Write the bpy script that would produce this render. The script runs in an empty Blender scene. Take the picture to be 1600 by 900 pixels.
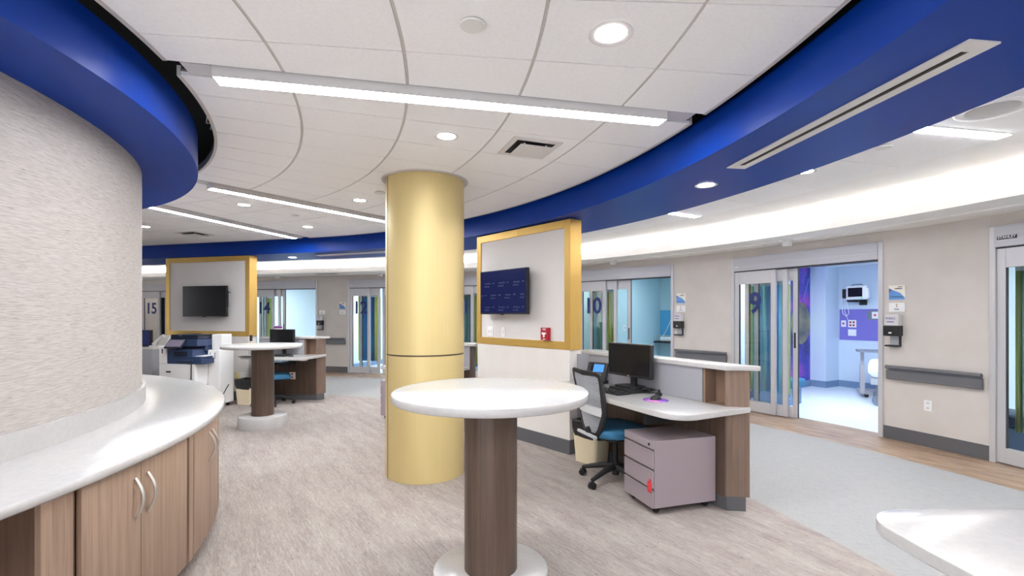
import bpy, bmesh, math, random
from mathutils import Vector, Matrix
random.seed(7)
C = bpy.context.scene.collection
SC = bpy.context.scene
PI = math.pi

# ------------------------------------------------------------------ camera, world, exposure
cam_data = bpy.data.cameras.new('camera')
cam = bpy.data.objects.new('camera', cam_data); C.objects.link(cam)
cam.location = (0, 0, 1.48); cam.rotation_euler = (PI / 2, 0, 0)
cam_data.sensor_width = 36.0; cam_data.lens = 36.0 * 755.0 / 1600.0
cam_data.shift_y = 41.0 / 1600.0; cam_data.clip_start = 0.02
SC.camera = cam
SC.view_settings.view_transform = 'Standard'
SC.view_settings.look = 'None'
SC.view_settings.exposure = 2.38
SC.view_settings.gamma = 1.0
SC.view_settings.use_curve_mapping = False
SC.cycles.max_bounces = 10
SC.cycles.diffuse_bounces = 5
SC.cycles.glossy_bounces = 4
SC.cycles.transmission_bounces = 6
SC.cycles.transparent_max_bounces = 16
SC.cycles.sample_clamp_indirect = 6.0
SC.cycles.use_denoising = True
W = bpy.data.worlds.new('world'); SC.world = W; W.use_nodes = True
W.node_tree.nodes['Background'].inputs[0].default_value = (0.93, 0.97, 1.0, 1)
W.node_tree.nodes['Background'].inputs[1].default_value = 0.58     # even fill light, put in for the unseen ward behind the viewpoint
LINEAR = 15.5       # linear ceiling fixtures
DOWN = 16.0        # downlights
COVE = 17.0         # cove LED strip
ROOM = 6.5        # patient room ceiling panels

# ------------------------------------------------------------------ materials
def lin(c):
    c = c / 255.0
    return c / 12.92 if c <= 0.04045 else ((c + 0.055) / 1.055) ** 2.4
def rgb(r, g, b): return (lin(r), lin(g), lin(b), 1.0)

def base_mat(name, col, rough=0.5, metal=0.0, spec=0.5, coat=0.0):
    m = bpy.data.materials.new(name); m.use_nodes = True
    b = m.node_tree.nodes['Principled BSDF']
    b.inputs['Base Color'].default_value = col
    b.inputs['Roughness'].default_value = rough
    b.inputs['Metallic'].default_value = metal
    b.inputs['Specular IOR Level'].default_value = spec
    if coat: b.inputs['Coat Weight'].default_value = coat
    return m
def N(m, t, **kw):
    n = m.node_tree.nodes.new(t)
    for k, v in kw.items(): setattr(n, k, v)
    return n
def L(m, a, b): m.node_tree.links.new(a, b)
def noise_mat(name, c1, c2, scale=(10, 10, 10), detail=4, rough=0.5, lo=0.35, hi=0.65, metal=0.0, spec=0.5,
              bump=0.0, rot=(0, 0, 0), coord='Object', c3=None, scale3=None, lo3=0.6, hi3=0.7, nrough=0.6, f3=1.0):
    m = base_mat(name, c1, rough, metal, spec)
    b = m.node_tree.nodes['Principled BSDF']
    tc = N(m, 'ShaderNodeTexCoord'); mp0 = N(m, 'ShaderNodeMapping'); mp0.inputs['Rotation'].default_value = rot
    L(m, tc.outputs[coord], mp0.inputs['Vector'])
    mp = N(m, 'ShaderNodeMapping'); mp.inputs['Scale'].default_value = scale
    L(m, mp0.outputs['Vector'], mp.inputs['Vector'])
    nz = N(m, 'ShaderNodeTexNoise'); nz.inputs['Scale'].default_value = 1.0; nz.inputs['Detail'].default_value = detail
    nz.inputs['Roughness'].default_value = nrough
    L(m, mp.outputs['Vector'], nz.inputs['Vector'])
    r = N(m, 'ShaderNodeValToRGB')
    r.color_ramp.elements[0].position = lo; r.color_ramp.elements[0].color = c1
    r.color_ramp.elements[1].position = hi; r.color_ramp.elements[1].color = c2
    L(m, nz.outputs['Fac'], r.inputs['Fac'])
    out = r.outputs['Color']
    if c3 is not None:
        mp3 = N(m, 'ShaderNodeMapping'); mp3.inputs['Scale'].default_value = scale3
        L(m, mp0.outputs['Vector'], mp3.inputs['Vector'])
        n3 = N(m, 'ShaderNodeTexNoise'); n3.inputs['Scale'].default_value = 1.0; n3.inputs['Detail'].default_value = 3
        L(m, mp3.outputs['Vector'], n3.inputs['Vector'])
        mr = N(m, 'ShaderNodeMapRange'); mr.inputs['From Min'].default_value = lo3; mr.inputs['From Max'].default_value = hi3
        mr.inputs['To Max'].default_value = f3
        L(m, n3.outputs['Fac'], mr.inputs['Value'])
        mx = N(m, 'ShaderNodeMix', data_type='RGBA')
        L(m, mr.outputs['Result'], mx.inputs['Factor']); L(m, out, mx.inputs['A']); mx.inputs['B'].default_value = c3
        out = mx.outputs['Result']
    L(m, out, b.inputs['Base Color'])
    if bump:
        bp = N(m, 'ShaderNodeBump'); bp.inputs['Strength'].default_value = bump; bp.inputs['Distance'].default_value = 0.01
        L(m, nz.outputs['Fac'], bp.inputs['Height']); L(m, bp.outputs['Normal'], b.inputs['Normal'])
    return m
def emit_mat(name, col, strength):
    m = bpy.data.materials.new(name); m.use_nodes = True
    nt = m.node_tree; nt.nodes.remove(nt.nodes['Principled BSDF'])
    e = N(m, 'ShaderNodeEmission'); e.inputs[0].default_value = col; e.inputs[1].default_value = strength
    L(m, e.outputs[0], nt.nodes['Material Output'].inputs[0])
    return m
def glass_mat(name, tint, refl=1.0):
    m = bpy.data.materials.new(name); m.use_nodes = True
    nt = m.node_tree; nt.nodes.remove(nt.nodes['Principled BSDF'])
    t = N(m, 'ShaderNodeBsdfTransparent'); t.inputs[0].default_value = tint
    g = N(m, 'ShaderNodeBsdfGlossy'); g.inputs['Roughness'].default_value = 0.02
    fr = N(m, 'ShaderNodeFresnel'); fr.inputs['IOR'].default_value = 1.5
    mu = N(m, 'ShaderNodeMath', operation='MULTIPLY'); mu.inputs[1].default_value = refl
    mx = N(m, 'ShaderNodeMixShader')
    L(m, fr.outputs[0], mu.inputs[0]); L(m, mu.outputs[0], mx.inputs[0]); L(m, t.outputs[0], mx.inputs[1]); L(m, g.outputs[0], mx.inputs[2])
    L(m, mx.outputs[0], nt.nodes['Material Output'].inputs[0])
    return m

M = {}
M['wallcover'] = noise_mat('woven_wallcovering', rgb(170, 163, 158), rgb(192, 186, 182), (14, 14, 220), 4, 0.85, 0.34, 0.62, bump=0.08,
                           c3=rgb(130, 123, 118), scale3=(16, 16, 260), lo3=0.60, hi3=0.72, f3=0.65)
M['wall'] = noise_mat('warm_beige_paint', rgb(206, 199, 192), rgb(211, 204, 198), (3, 3, 3), 2, 0.75)
M['stationwall'] = noise_mat('pale_grey_paint', rgb(222, 217, 212), rgb(226, 222, 218), (3, 3, 3), 2, 0.7)
M['panelfab'] = noise_mat('pale_grey_fabric_panel', rgb(212, 208, 208), rgb(222, 219, 219), (300, 300, 300), 2, 0.9)
M['blue'] = noise_mat('royal_blue_satin_paint', rgb(8, 54, 146), rgb(10, 58, 152), (2, 2, 2), 2, 0.36, spec=0.14)
M['tile'] = noise_mat('white_ceiling_tile', rgb(246, 244, 243), rgb(250, 249, 248), (60, 60, 60), 4, 0.9)
M['grid'] = base_mat('ceiling_grid_white', rgb(200, 195, 190), 0.6)
M['gridback'] = base_mat('tile_joint_grey', rgb(120, 114, 110), 0.8)
M['rim'] = base_mat('ceiling_rim_white', rgb(238, 234, 230), 0.6)
M['plaster'] = noise_mat('white_plaster', rgb(240, 237, 233), rgb(244, 241, 238), (4, 4, 4), 2, 0.8)
M['black'] = noise_mat('black_plenum', rgb(12, 12, 14), rgb(20, 20, 23), (2, 2, 2), 2, 0.9)
M['cable'] = base_mat('grey_cable', rgb(170, 170, 172), 0.5)
M['yellow'] = noise_mat('pale_gold_metal_cladding', rgb(211, 189, 133), rgb(213, 192, 136), (60, 60, 1.0), 3, 0.42, metal=0.18)
M['gold'] = noise_mat('brushed_gold_laminate', rgb(196, 158, 82), rgb(204, 168, 92), (180, 180, 4), 3, 0.38, metal=0.45)
M['goldh'] = noise_mat('brushed_gold_laminate_horizontal', rgb(196, 158, 82), rgb(204, 168, 92), (4, 4, 180), 3, 0.38, metal=0.45)
M['reveal'] = base_mat('dark_reveal', rgb(84, 74, 62), 0.5, 0.4)
M['solid'] = noise_mat('white_speckled_solid_surface', rgb(186, 184, 183), rgb(191, 189, 188), (40, 40, 40), 2, 0.2, spec=0.5,
                       c3=rgb(176, 160, 152), scale3=(170, 170, 170), lo3=0.70, hi3=0.76, f3=0.8)
M['wood'] = noise_mat('taupe_wood_laminate', rgb(146, 121, 103), rgb(172, 147, 128), (38, 38, 1.6), 5, 0.5, 0.3, 0.7,
                      c3=rgb(118, 94, 78), scale3=(120, 120, 2.2), lo3=0.56, hi3=0.72, f3=0.55)
M['woodin'] = noise_mat('taupe_wood_interior', rgb(122, 97, 80), rgb(142, 116, 98), (38, 38, 1.6), 5, 0.55, 0.3, 0.7)
M['darkwood'] = noise_mat('walnut_laminate', rgb(78, 62, 52), rgb(102, 83, 71), (34, 34, 1.2), 5, 0.42, 0.3, 0.7,
                          c3=rgb(62, 46, 38), scale3=(120, 120, 1.8), lo3=0.55, hi3=0.72, f3=0.6)
M['stwood'] = noise_mat('walnut_station_laminate', rgb(112, 92, 79), rgb(134, 112, 97), (38, 38, 1.6), 5, 0.5, 0.3, 0.7,
                        c3=rgb(92, 74, 62), scale3=(120, 120, 2.2), lo3=0.56, hi3=0.72, f3=0.55)
M['kick'] = base_mat('charcoal_rubber_base', rgb(92, 92, 95), 0.55)
M['rail'] = base_mat('grey_vinyl_rail', rgb(104, 104, 108), 0.5)
M['alu'] = base_mat('satin_aluminium', rgb(205, 204, 206), 0.42, 0.35)
M['aluhdr'] = noise_mat('satin_aluminium_header', rgb(188, 187, 192), rgb(196, 195, 200), (1, 1, 40), 2, 0.45, metal=0.3)
M['gap'] = base_mat('door_gasket', rgb(60, 60, 64), 0.6)
M['glass'] = glass_mat('clear_door_glass', (0.955, 0.985, 0.98, 1), 1.0)
M['num'] = base_mat('navy_vinyl', rgb(28, 46, 112), 0.5)
M['white'] = base_mat('white_plastic', rgb(240, 240, 240), 0.4)
M['offwhite'] = base_mat('off_white_plastic', rgb(228, 226, 222), 0.45)
M['blackp'] = base_mat('black_plastic', rgb(26, 26, 28), 0.4)
M['blackm'] = base_mat('matte_black_plastic', rgb(34, 34, 36), 0.6)
M['screen'] = base_mat('dark_screen', rgb(20, 20, 23), 0.22, spec=0.4)
M['lilac'] = base_mat('lilac_grey_steel', rgb(158, 146, 152), 0.5, 0.1)
M['lilacd'] = base_mat('lilac_grey_shadow_groove', rgb(112, 102, 108), 0.6)
M['privacy'] = noise_mat('grey_fabric_screen', rgb(150, 149, 155), rgb(160, 159, 165), (250, 250, 250), 2, 0.9)
M['seat'] = noise_mat('teal_blue_fabric', rgb(44, 104, 140), rgb(54, 116, 152), (200, 200, 200), 2, 0.8)
M['mesh'] = base_mat('grey_mesh_weave', rgb(160, 162, 166), 0.6)
M['lumbar'] = base_mat('pale_grey_plastic', rgb(200, 202, 206), 0.5)
M['chrome'] = base_mat('brushed_nickel', rgb(206, 202, 196), 0.3, 0.8)
M['bin'] = base_mat('beige_bin_plastic', rgb(226, 212, 182), 0.55)
M['liner'] = noise_mat('black_bin_liner', rgb(20, 20, 22), rgb(40, 40, 42), (40, 40, 40), 3, 0.3, bump=0.6)
M['red'] = base_mat('red_plastic', rgb(172, 20, 36), 0.4)
M['redtag'] = base_mat('red_soft_tag', rgb(216, 62, 70), 0.6)
M['copnavy'] = base_mat('navy_copier_plastic', rgb(48, 64, 98), 0.45)
M['copdark'] = base_mat('dark_navy_copier_plastic', rgb(26, 34, 54), 0.4)
M['copwhite'] = base_mat('white_copier_plastic', rgb(236, 235, 234), 0.45)
M['filegrey'] = base_mat('light_grey_steel', rgb(178, 178, 184), 0.5, 0.1)
M['touch'] = base_mat('copier_touch_screen', rgb(128, 120, 138), 0.2)
M['paper'] = base_mat('paper', rgb(238, 238, 240), 0.8)
M['pblue'] = base_mat('pale_blue_folder', rgb(150, 184, 214), 0.6)
M['cableY'] = base_mat('yellow_cable', rgb(214, 186, 40), 0.5)
M['purple'] = base_mat('purple_plastic', rgb(112, 50, 120), 0.4)
M['orange'] = base_mat('orange_plastic', rgb(214, 110, 40), 0.4)
M['vinyl'] = noise_mat('pale_blue_sheet_vinyl', rgb(214, 226, 238), rgb(222, 232, 242), (6, 6, 6), 3, 0.3)
M['rwall9'] = base_mat('ice_blue_paint', rgb(206, 222, 240), 0.7)
M['rwall10'] = base_mat('aqua_paint', rgb(184, 212, 220), 0.7)
M['rwallw'] = base_mat('cool_white_paint', rgb(226, 236, 238), 0.7)
M['rbase'] = base_mat('slate_blue_cove_base', rgb(120, 146, 180), 0.5)
M['violet'] = base_mat('violet_wall_panel', rgb(124, 116, 200), 0.6)
M['azure'] = base_mat('azure_wall_panel', rgb(84, 168, 214), 0.6)
M['steelgrey'] = base_mat('slate_grey_plastic', rgb(120, 128, 142), 0.5)
M['sheet'] = noise_mat('white_bed_linen', rgb(238, 240, 244), rgb(246, 247, 250), (8, 8, 8), 3, 0.9, bump=0.3)
M['ceilroom'] = base_mat('room_ceiling_white', rgb(236, 240, 244), 0.85)
M['planet'] = noise_mat('grey_gold_planet_print', rgb(60, 66, 88), rgb(150, 146, 120), (2, 2, 2), 4, 0.6)
M['vent'] = base_mat('vent_white', rgb(222, 218, 214), 0.6)
M['ventdark'] = base_mat('vent_dark_inside', rgb(24, 22, 21), 0.7)
M['spk'] = base_mat('speaker_grille_grey', rgb(196, 194, 192), 0.6)
M['silver'] = base_mat('light_fixture_housing', rgb(206, 203, 203), 0.45)
M['sanclear'] = base_mat('clear_sanitizer_cartridge', rgb(206, 204, 206), 0.25)
M['signblue'] = base_mat('sign_blue', rgb(96, 150, 214), 0.5)
M['signindigo'] = base_mat('sign_indigo', rgb(88, 96, 168), 0.5)
M['signcream'] = base_mat('sign_cream', rgb(240, 234, 222), 0.5)
M['ink'] = base_mat('dark_ink', rgb(60, 60, 70), 0.6)
M['inkp'] = base_mat('violet_ink', rgb(80, 60, 150), 0.6)
M['inkblur'] = base_mat('screen_text_slate', rgb(44, 54, 92), 0.5)
M['lens'] = emit_mat('linear_light_diffuser', (0.95, 0.98, 1.02, 1), LINEAR)
M['down'] = emit_mat('downlight_lens', (1.0, 0.95, 0.88, 1), DOWN)
M['cove'] = emit_mat('cove_led', (0.98, 0.98, 0.98, 1), COVE)
M['rlens'] = emit_mat('room_light_diffuser', (0.84, 0.93, 1.0, 1), ROOM)
M['rlens2'] = emit_mat('room_light_diffuser_dim', (0.86, 0.94, 1.0, 1), ROOM * 0.42)
M['tvon'] = base_mat('tv_navy_picture', rgb(4, 7, 18), 0.2, spec=0.15)
b_ = M['tvon'].node_tree.nodes['Principled BSDF']; b_.inputs['Emission Color'].default_value = rgb(16, 26, 84); b_.inputs['Emission Strength'].default_value = 0.15
M['phonelcd'] = emit_mat('phone_lcd', rgb(90, 160, 245), 0.24)
M['monlcd'] = base_mat('monitor_navy_picture', rgb(6, 10, 24), 0.2)
b_ = M['monlcd'].node_tree.nodes['Principled BSDF']; b_.inputs['Emission Color'].default_value = rgb(14, 30, 84); b_.inputs['Emission Strength'].default_value = 0.12
M['greenled'] = emit_mat('green_indicator', rgb(60, 230, 140), 0.22)

# carpet: streaky tan loop pile laid in planks
def carpet():
    m = base_mat('tan_streaky_carpet', rgb(180, 170, 162), 0.95, spec=0.1); b = m.node_tree.nodes['Principled BSDF']
    tc = N(m, 'ShaderNodeTexCoord'); mp0 = N(m, 'ShaderNodeMapping'); mp0.inputs['Rotation'].default_value = (0, 0, math.radians(56))
    L(m, tc.outputs['Object'], mp0.inputs['Vector'])
    def nz(sc, det, rough=0.6):
        mp = N(m, 'ShaderNodeMapping'); mp.inputs['Scale'].default_value = sc; L(m, mp0.outputs['Vector'], mp.inputs['Vector'])
        n = N(m, 'ShaderNodeTexNoise'); n.inputs['Scale'].default_value = 1; n.inputs['Detail'].default_value = det; n.inputs['Roughness'].default_value = rough
        L(m, mp.outputs['Vector'], n.inputs['Vector']); return n.outputs['Fac']
    def ramp(f, stops):
        r = N(m, 'ShaderNodeValToRGB'); cr = r.color_ramp
        cr.elements[0].position, cr.elements[0].color = stops[0]; cr.elements[1].position, cr.elements[1].color = stops[-1]
        for p, c in stops[1:-1]:
            e = cr.elements.new(p); e.color = c
        L(m, f, r.inputs['Fac']); return r.outputs['Color']
    def rng(f, lo, hi, amt):
        r = N(m, 'ShaderNodeMapRange'); r.inputs['From Min'].default_value = lo; r.inputs['From Max'].default_value = hi; r.inputs['To Max'].default_value = amt
        L(m, f, r.inputs['Value']); return r.outputs['Result']
    def mix(f, a, c):
        x = N(m, 'ShaderNodeMix', data_type='RGBA'); L(m, f, x.inputs['Factor']); L(m, a, x.inputs['A'])
        if isinstance(c, tuple): x.inputs['B'].default_value = c
        else: L(m, c, x.inputs['B'])
        return x.outputs['Result']
    base = ramp(nz((1.6, 8, 1), 7, 0.72), [(0.30, rgb(136, 128, 126)), (0.45, rgb(153, 142, 138)), (0.56, rgb(161, 152, 147)), (0.70, rgb(171, 164, 156))])
    c = mix(rng(nz((8, 80, 1), 6, 0.75), 0.48, 0.66, 0.6), base, rgb(190, 182, 173))
    c = mix(rng(nz((14, 110, 1), 5, 0.75), 0.52, 0.68, 0.6), c, rgb(124, 115, 114))
    c = mix(rng(nz((34, 70, 1), 3), 0.62, 0.68, 0.7), c, rgb(98, 91, 92))
    L(m, c, b.inputs['Base Color'])
    return m
M['carpet'] = carpet()
M['corrcarpet'] = noise_mat('grey_woven_floor', rgb(150, 150, 150), rgb(166, 166, 166), (9, 110, 1), 6, 0.9, 0.3, 0.7, rot=(0, 0, math.radians(20)),
                            c3=rgb(146, 146, 145), scale3=(110, 9, 1), lo3=0.52, hi3=0.72, nrough=0.7, f3=0.6)
M['woodfloor'] = noise_mat('oak_look_plank_floor', rgb(122, 98, 78), rgb(186, 160, 136), (2.2, 12, 1), 7, 0.42, 0.32, 0.68, rot=(0, 0, math.radians(62)),
                           c3=rgb(206, 186, 164), scale3=(5, 26, 1), lo3=0.62, hi3=0.75, nrough=0.7, f3=0.6)
def galaxy():
    m = base_mat('galaxy_print', rgb(40, 40, 120), 0.6); b = m.node_tree.nodes['Principled BSDF']
    tc = N(m, 'ShaderNodeTexCoord')
    nz = N(m, 'ShaderNodeTexNoise'); nz.inputs['Scale'].default_value = 1.6; nz.inputs['Detail'].default_value = 6
    L(m, tc.outputs['Object'], nz.inputs['Vector'])
    r = N(m, 'ShaderNodeValToRGB'); cr = r.color_ramp
    cr.elements[0].position = 0.3; cr.elements[0].color = rgb(26, 34, 92)
    cr.elements[1].position = 0.75; cr.elements[1].color = rgb(206, 80, 190)
    e = cr.elements.new(0.52); e.color = rgb(74, 66, 178)
    L(m, nz.outputs['Fac'], r.inputs['Fac'])
    st = N(m, 'ShaderNodeTexNoise'); st.inputs['Scale'].default_value = 55; st.inputs['Detail'].default_value = 1
    L(m, tc.outputs['Object'], st.inputs['Vector'])
    mr = N(m, 'ShaderNodeMapRange'); mr.inputs['From Min'].default_value = 0.70; mr.inputs['From Max'].default_value = 0.76
    L(m, st.outputs['Fac'], mr.inputs['Value'])
    mx = N(m, 'ShaderNodeMix', data_type='RGBA'); L(m, mr.outputs['Result'], mx.inputs['Factor'])
    L(m, r.outputs['Color'], mx.inputs['A']); mx.inputs['B'].default_value = rgb(220, 225, 255)
    L(m, mx.outputs['Result'], b.inputs['Base Color'])
    return m
M['galaxy'] = galaxy()
def curtain_mat(name, cols):
    m = base_mat(name, cols[0], 0.85); b = m.node_tree.nodes['Principled BSDF']
    uv = N(m, 'ShaderNodeTexCoord'); sp = N(m, 'ShaderNodeSeparateXYZ'); L(m, uv.outputs['UV'], sp.inputs[0])
    r = N(m, 'ShaderNodeValToRGB'); cr = r.color_ramp; cr.interpolation = 'CONSTANT'
    n = len(cols)
    cr.elements[0].position = 0; cr.elements[0].color = cols[0]
    cr.elements[1].position = 1.0 / n; cr.elements[1].color = cols[1]
    for i in range(2, n):
        e = cr.elements.new(i / n); e.color = cols[i]
    L(m, sp.outputs['X'], r.inputs['Fac']); L(m, r.outputs['Color'], b.inputs['Base Color'])
    tr = N(m, 'ShaderNodeBsdfTranslucent'); L(m, r.outputs['Color'], tr.inputs['Color']); ms = N(m, 'ShaderNodeMixShader'); ms.inputs[0].default_value = 0.72
    L(m, b.outputs[0], ms.inputs[1]); L(m, tr.outputs[0], ms.inputs[2]); L(m, ms.outputs[0], m.node_tree.nodes['Material Output'].inputs[0])
    return m
GRN, TEAL, BLU, LBL, YEL, DBL = rgb(206, 220, 136), rgb(166, 210, 198), rgb(112, 184, 224), rgb(180, 222, 236), rgb(222, 224, 150), rgb(84, 138, 192)
M['cur9'] = curtain_mat('striped_curtain_fabric', [rgb(196, 206, 150), TEAL, LBL, rgb(176, 218, 206), BLU, BLU, LBL, GRN])
M['cur12'] = curtain_mat('blue_striped_curtain_fabric', [GRN, DBL, BLU, DBL, BLU, rgb(84, 140, 190), YEL, GRN])
M['curg'] = curtain_mat('green_striped_curtain_fabric', [rgb(200, 210, 150), LBL, TEAL, BLU, YEL, GRN])
M['curmesh'] = base_mat('curtain_mesh_top', rgb(216, 226, 232), 0.9)

# ------------------------------------------------------------------ mesh helpers
def newbm(): return bmesh.new()
def bx(bm, x0, x1, y0, y1, z0, z1, bev=0.0, seg=2, mx=None, mi=0):
    vs = [bm.verts.new(p) for p in ((x0, y0, z0), (x1, y0, z0), (x1, y1, z0), (x0, y1, z0), (x0, y0, z1), (x1, y0, z1), (x1, y1, z1), (x0, y1, z1))]
    fs = [bm.faces.new([vs[i] for i in q]) for q in ((0, 3, 2, 1), (4, 5, 6, 7), (0, 1, 5, 4), (1, 2, 6, 5), (2, 3, 7, 6), (3, 0, 4, 7))]
    for f in fs: f.material_index = mi
    if bev > 0:
        es = list({e for f in fs for e in f.edges})
        r = bmesh.ops.bevel(bm, geom=es, offset=bev, segments=seg, affect='EDGES', profile=0.6)
        vs = list({v for f in r['faces'] for v in f.verts} | {v for v in vs if v.is_valid})
        for f in r['faces']: f.material_index = mi
    if mx is not None:
        vv = set(v for v in vs if v.is_valid)
        for v in list(vv):
            for f in v.link_faces: vv.update(f.verts)
        bmesh.ops.transform(bm, matrix=mx, verts=list(vv))
    return vs
def frame_for(d):
    d = Vector(d).normalized()
    a = Vector((0, 0, 1)) if abs(d.z) < 0.95 else Vector((1, 0, 0))
    u = d.cross(a).normalized(); v = d.cross(u).normalized()
    return u, v
def tube(bm, pts, r, seg=10, caps=True, mi=0, smooth=True):
    pts = [Vector(p) for p in pts]; n = len(pts)
    rs = r if isinstance(r, (list, tuple)) else [r] * n
    rings = []; pu = None
    for i, p in enumerate(pts):
        d = (pts[min(i + 1, n - 1)] - pts[max(i - 1, 0)])
        if pu is None: u, v = frame_for(d)
        else:
            dn = d.normalized(); u = (pu - dn * pu.dot(dn)); u = u.normalized() if u.length > 1e-6 else frame_for(d)[0]; v = dn.cross(u)
        pu = u
        rings.append([bm.verts.new(p + (u * math.cos(2 * PI * k / seg) + v * math.sin(2 * PI * k / seg)) * rs[i]) for k in range(seg)])
    for i in range(n - 1):
        for k in range(seg):
            f = bm.faces.new((rings[i][k], rings[i][(k + 1) % seg], rings[i + 1][(k + 1) % seg], rings[i + 1][k])); f.smooth = smooth; f.material_index = mi
    if caps:
        f = bm.faces.new(rings[0][::-1]); f.material_index = mi
        f = bm.faces.new(rings[-1]); f.material_index = mi
def lathe(bm, prof, seg=48, c=(0, 0), smooth=True, mi=0, close=False):
    rings = []
    for r, z in prof:
        if r < 1e-6: rings.append([bm.verts.new((c[0], c[1], z))])
        else: rings.append([bm.verts.new((c[0] + r * math.cos(2 * PI * k / seg), c[1] + r * math.sin(2 * PI * k / seg), z)) for k in range(seg)])
    for a, b in zip(rings[:-1], rings[1:]):
        for k in range(seg):
            k2 = (k + 1) % seg
            if len(a) == 1 and len(b) == 1: continue
            if len(a) == 1: f = bm.faces.new((a[0], b[k2], b[k]))
            elif len(b) == 1: f = bm.faces.new((a[k], a[k2], b[0]))
            else: f = bm.faces.new((a[k], a[k2], b[k2], b[k]))
            f.smooth = smooth; f.material_index = mi
def prism(bm, poly, z0, z1, bev=0.0, mi=0):
    b = [bm.verts.new((x, y, z0)) for x, y in poly]; t = [bm.verts.new((x, y, z1)) for x, y in poly]
    n = len(poly)
    f0 = bm.faces.new(b[::-1]); f1 = bm.faces.new(t)
    f0.material_index = f1.material_index = mi
    for i in range(n):
        f = bm.faces.new((b[i], b[(i + 1) % n], t[(i + 1) % n], t[i])); f.material_index = mi
    if bev > 0:
        es = list(set(list(f0.edges) + list(f1.edges)))
        bmesh.ops.bevel(bm, geom=es, offset=bev, segments=2, affect='EDGES', profile=0.6)
def rrect(x0, x1, y0, y1, r, seg=6):
    P = []
    for cx, cy, a0 in ((x1 - r, y1 - r, 0), (x0 + r, y1 - r, 90), (x0 + r, y0 + r, 180), (x1 - r, y0 + r, 270)):
        for k in range(seg + 1):
            a = math.radians(a0 + 90 * k / seg); P.append((cx + r * math.cos(a), cy + r * math.sin(a)))
    return P
def obj(name, bm, mat, parent=None, loc=(0, 0, 0), rotz=0.0, smooth_angle=None):
    bmesh.ops.recalc_face_normals(bm, faces=bm.faces[:])
    me = bpy.data.meshes.new(name); bm.to_mesh(me); bm.free()
    for m in (mat if isinstance(mat, (list, tuple)) else [mat]): me.materials.append(m)
    if smooth_angle is not None:
        for p in me.polygons: p.use_smooth = True
        me.set_sharp_from_angle(angle=math.radians(smooth_angle))
    o = bpy.data.objects.new(name, me); C.objects.link(o)
    o.location = loc; o.rotation_euler = (0, 0, rotz)
    if parent: o.parent = parent
    return o
def tag(o, label, cat, group=None, kind=None):
    o['label'] = label; o['category'] = cat
    if group: o['group'] = group
    if kind: o['kind'] = kind
    return o
def struct(o, label, cat):
    return tag(o, label, cat, None, 'structure')
def thing(name, label, cat, loc=(0, 0, 0), rotz=0.0, group=None, kind=None):
    o = bpy.data.objects.new(name, None); C.objects.link(o); o.empty_display_size = 0.1
    o.location = loc; o.rotation_euler = (0, 0, rotz)
    return tag(o, label, cat, group, kind)
def dup(root, loc, rotz, label, group=None):
    r = root.copy(); C.objects.link(r); r.location = loc; r.rotation_euler = (0, 0, rotz); r['label'] = label
    if group: r['group'] = group
    for ch in list(root.children):
        c = ch.copy(); C.objects.link(c); c.parent = r
        for g in ch.children:
            d = g.copy(); C.objects.link(d); d.parent = c
    return r
def box_obj(name, x0, x1, y0, y1, z0, z1, mat, parent=None, bev=0.0, seg=2):
    bm = newbm(); bx(bm, x0, x1, y0, y1, z0, z1, bev, seg)
    return obj(name, bm, mat, parent)
def text_obj(name, s, size, mat, parent, depth=0.002, mx=None, bold=0.0, xscale=1.0, align='CENTER'):
    cu = bpy.data.curves.new(name, 'FONT'); cu.body = s; cu.size = size; cu.extrude = depth; cu.offset = bold
    cu.align_x = align; cu.align_y = 'CENTER'
    t = bpy.data.objects.new(name + '_tmp', cu); C.objects.link(t)
    bpy.context.view_layer.update()
    me = bpy.data.meshes.new_from_object(t.evaluated_get(bpy.context.evaluated_depsgraph_get()))
    bpy.data.objects.remove(t); bpy.data.curves.remove(cu)
    T = Matrix.Diagonal((xscale, 1, 1, 1))
    me.transform((mx if mx is not None else Matrix.Identity(4)) @ T)
    me.materials.clear(); me.materials.append(mat)
    o = bpy.data.objects.new(name, me); C.objects.link(o)
    if parent: o.parent = parent
    return o
def face_mx(x, y, z, ax='-y'):
    """stand text or a flat shape drawn in XY up on a face looking along -y (local)"""
    return Matrix.Translation((x, y, z)) @ Matrix.Rotation(PI / 2, 4, 'X')

# ------------------------------------------------------------------ plan: everything is concentric, then runs straight past 75 degrees
CX, CY = -5.1, 1.7
def pt(th, r):
    a = math.radians(min(th, 75.0)); d = max(0.0, th - 75.0) * PI / 180 * 10.42
    return Vector((CX + r * math.cos(a) - d * math.sin(a), CY + r * math.sin(a) + d * math.cos(a)))
def tang(th):
    a = math.radians(min(th, 75.0)); return Vector((-math.sin(a), math.cos(a)))
def radl(th):
    a = math.radians(min(th, 75.0)); return Vector((math.cos(a), math.sin(a)))
def heading(v): return math.atan2(v.y, v.x)
def ths(t0, t1, step=1.5):
    n = max(1, int(math.ceil((t1 - t0) / step)))
    L_ = [t0 + (t1 - t0) * i / n for i in range(n + 1)]
    return L_
def dip(th):
    t = min(1.0, max(0.0, th / 45.0)); t = t * t * (3 - 2 * t); return 0.055 * (1 - t)
def sweep(bm, prof, t0, t1, step=1.5, closed=True, fdip=False, mi=0, smooth=False, T=None):
    T = T or ths(t0, t1, step); rings = []
    for t in T:
        dd = dip(t) if fdip else 0.0
        rings.append([bm.verts.new((*pt(t, r - dd), z)) for r, z in prof])
    n = len(prof); m = n if closed else n - 1
    for a, b in zip(rings[:-1], rings[1:]):
        for k in range(m):
            f = bm.faces.new((a[k], a[(k + 1) % n], b[(k + 1) % n], b[k])); f.material_index = mi; f.smooth = smooth
    if closed:
        for rg, rev in ((rings[0], False), (rings[-1], True)):
            f = bm.faces.new(rg[::-1] if rev else rg); f.material_index = mi
    return rings

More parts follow.
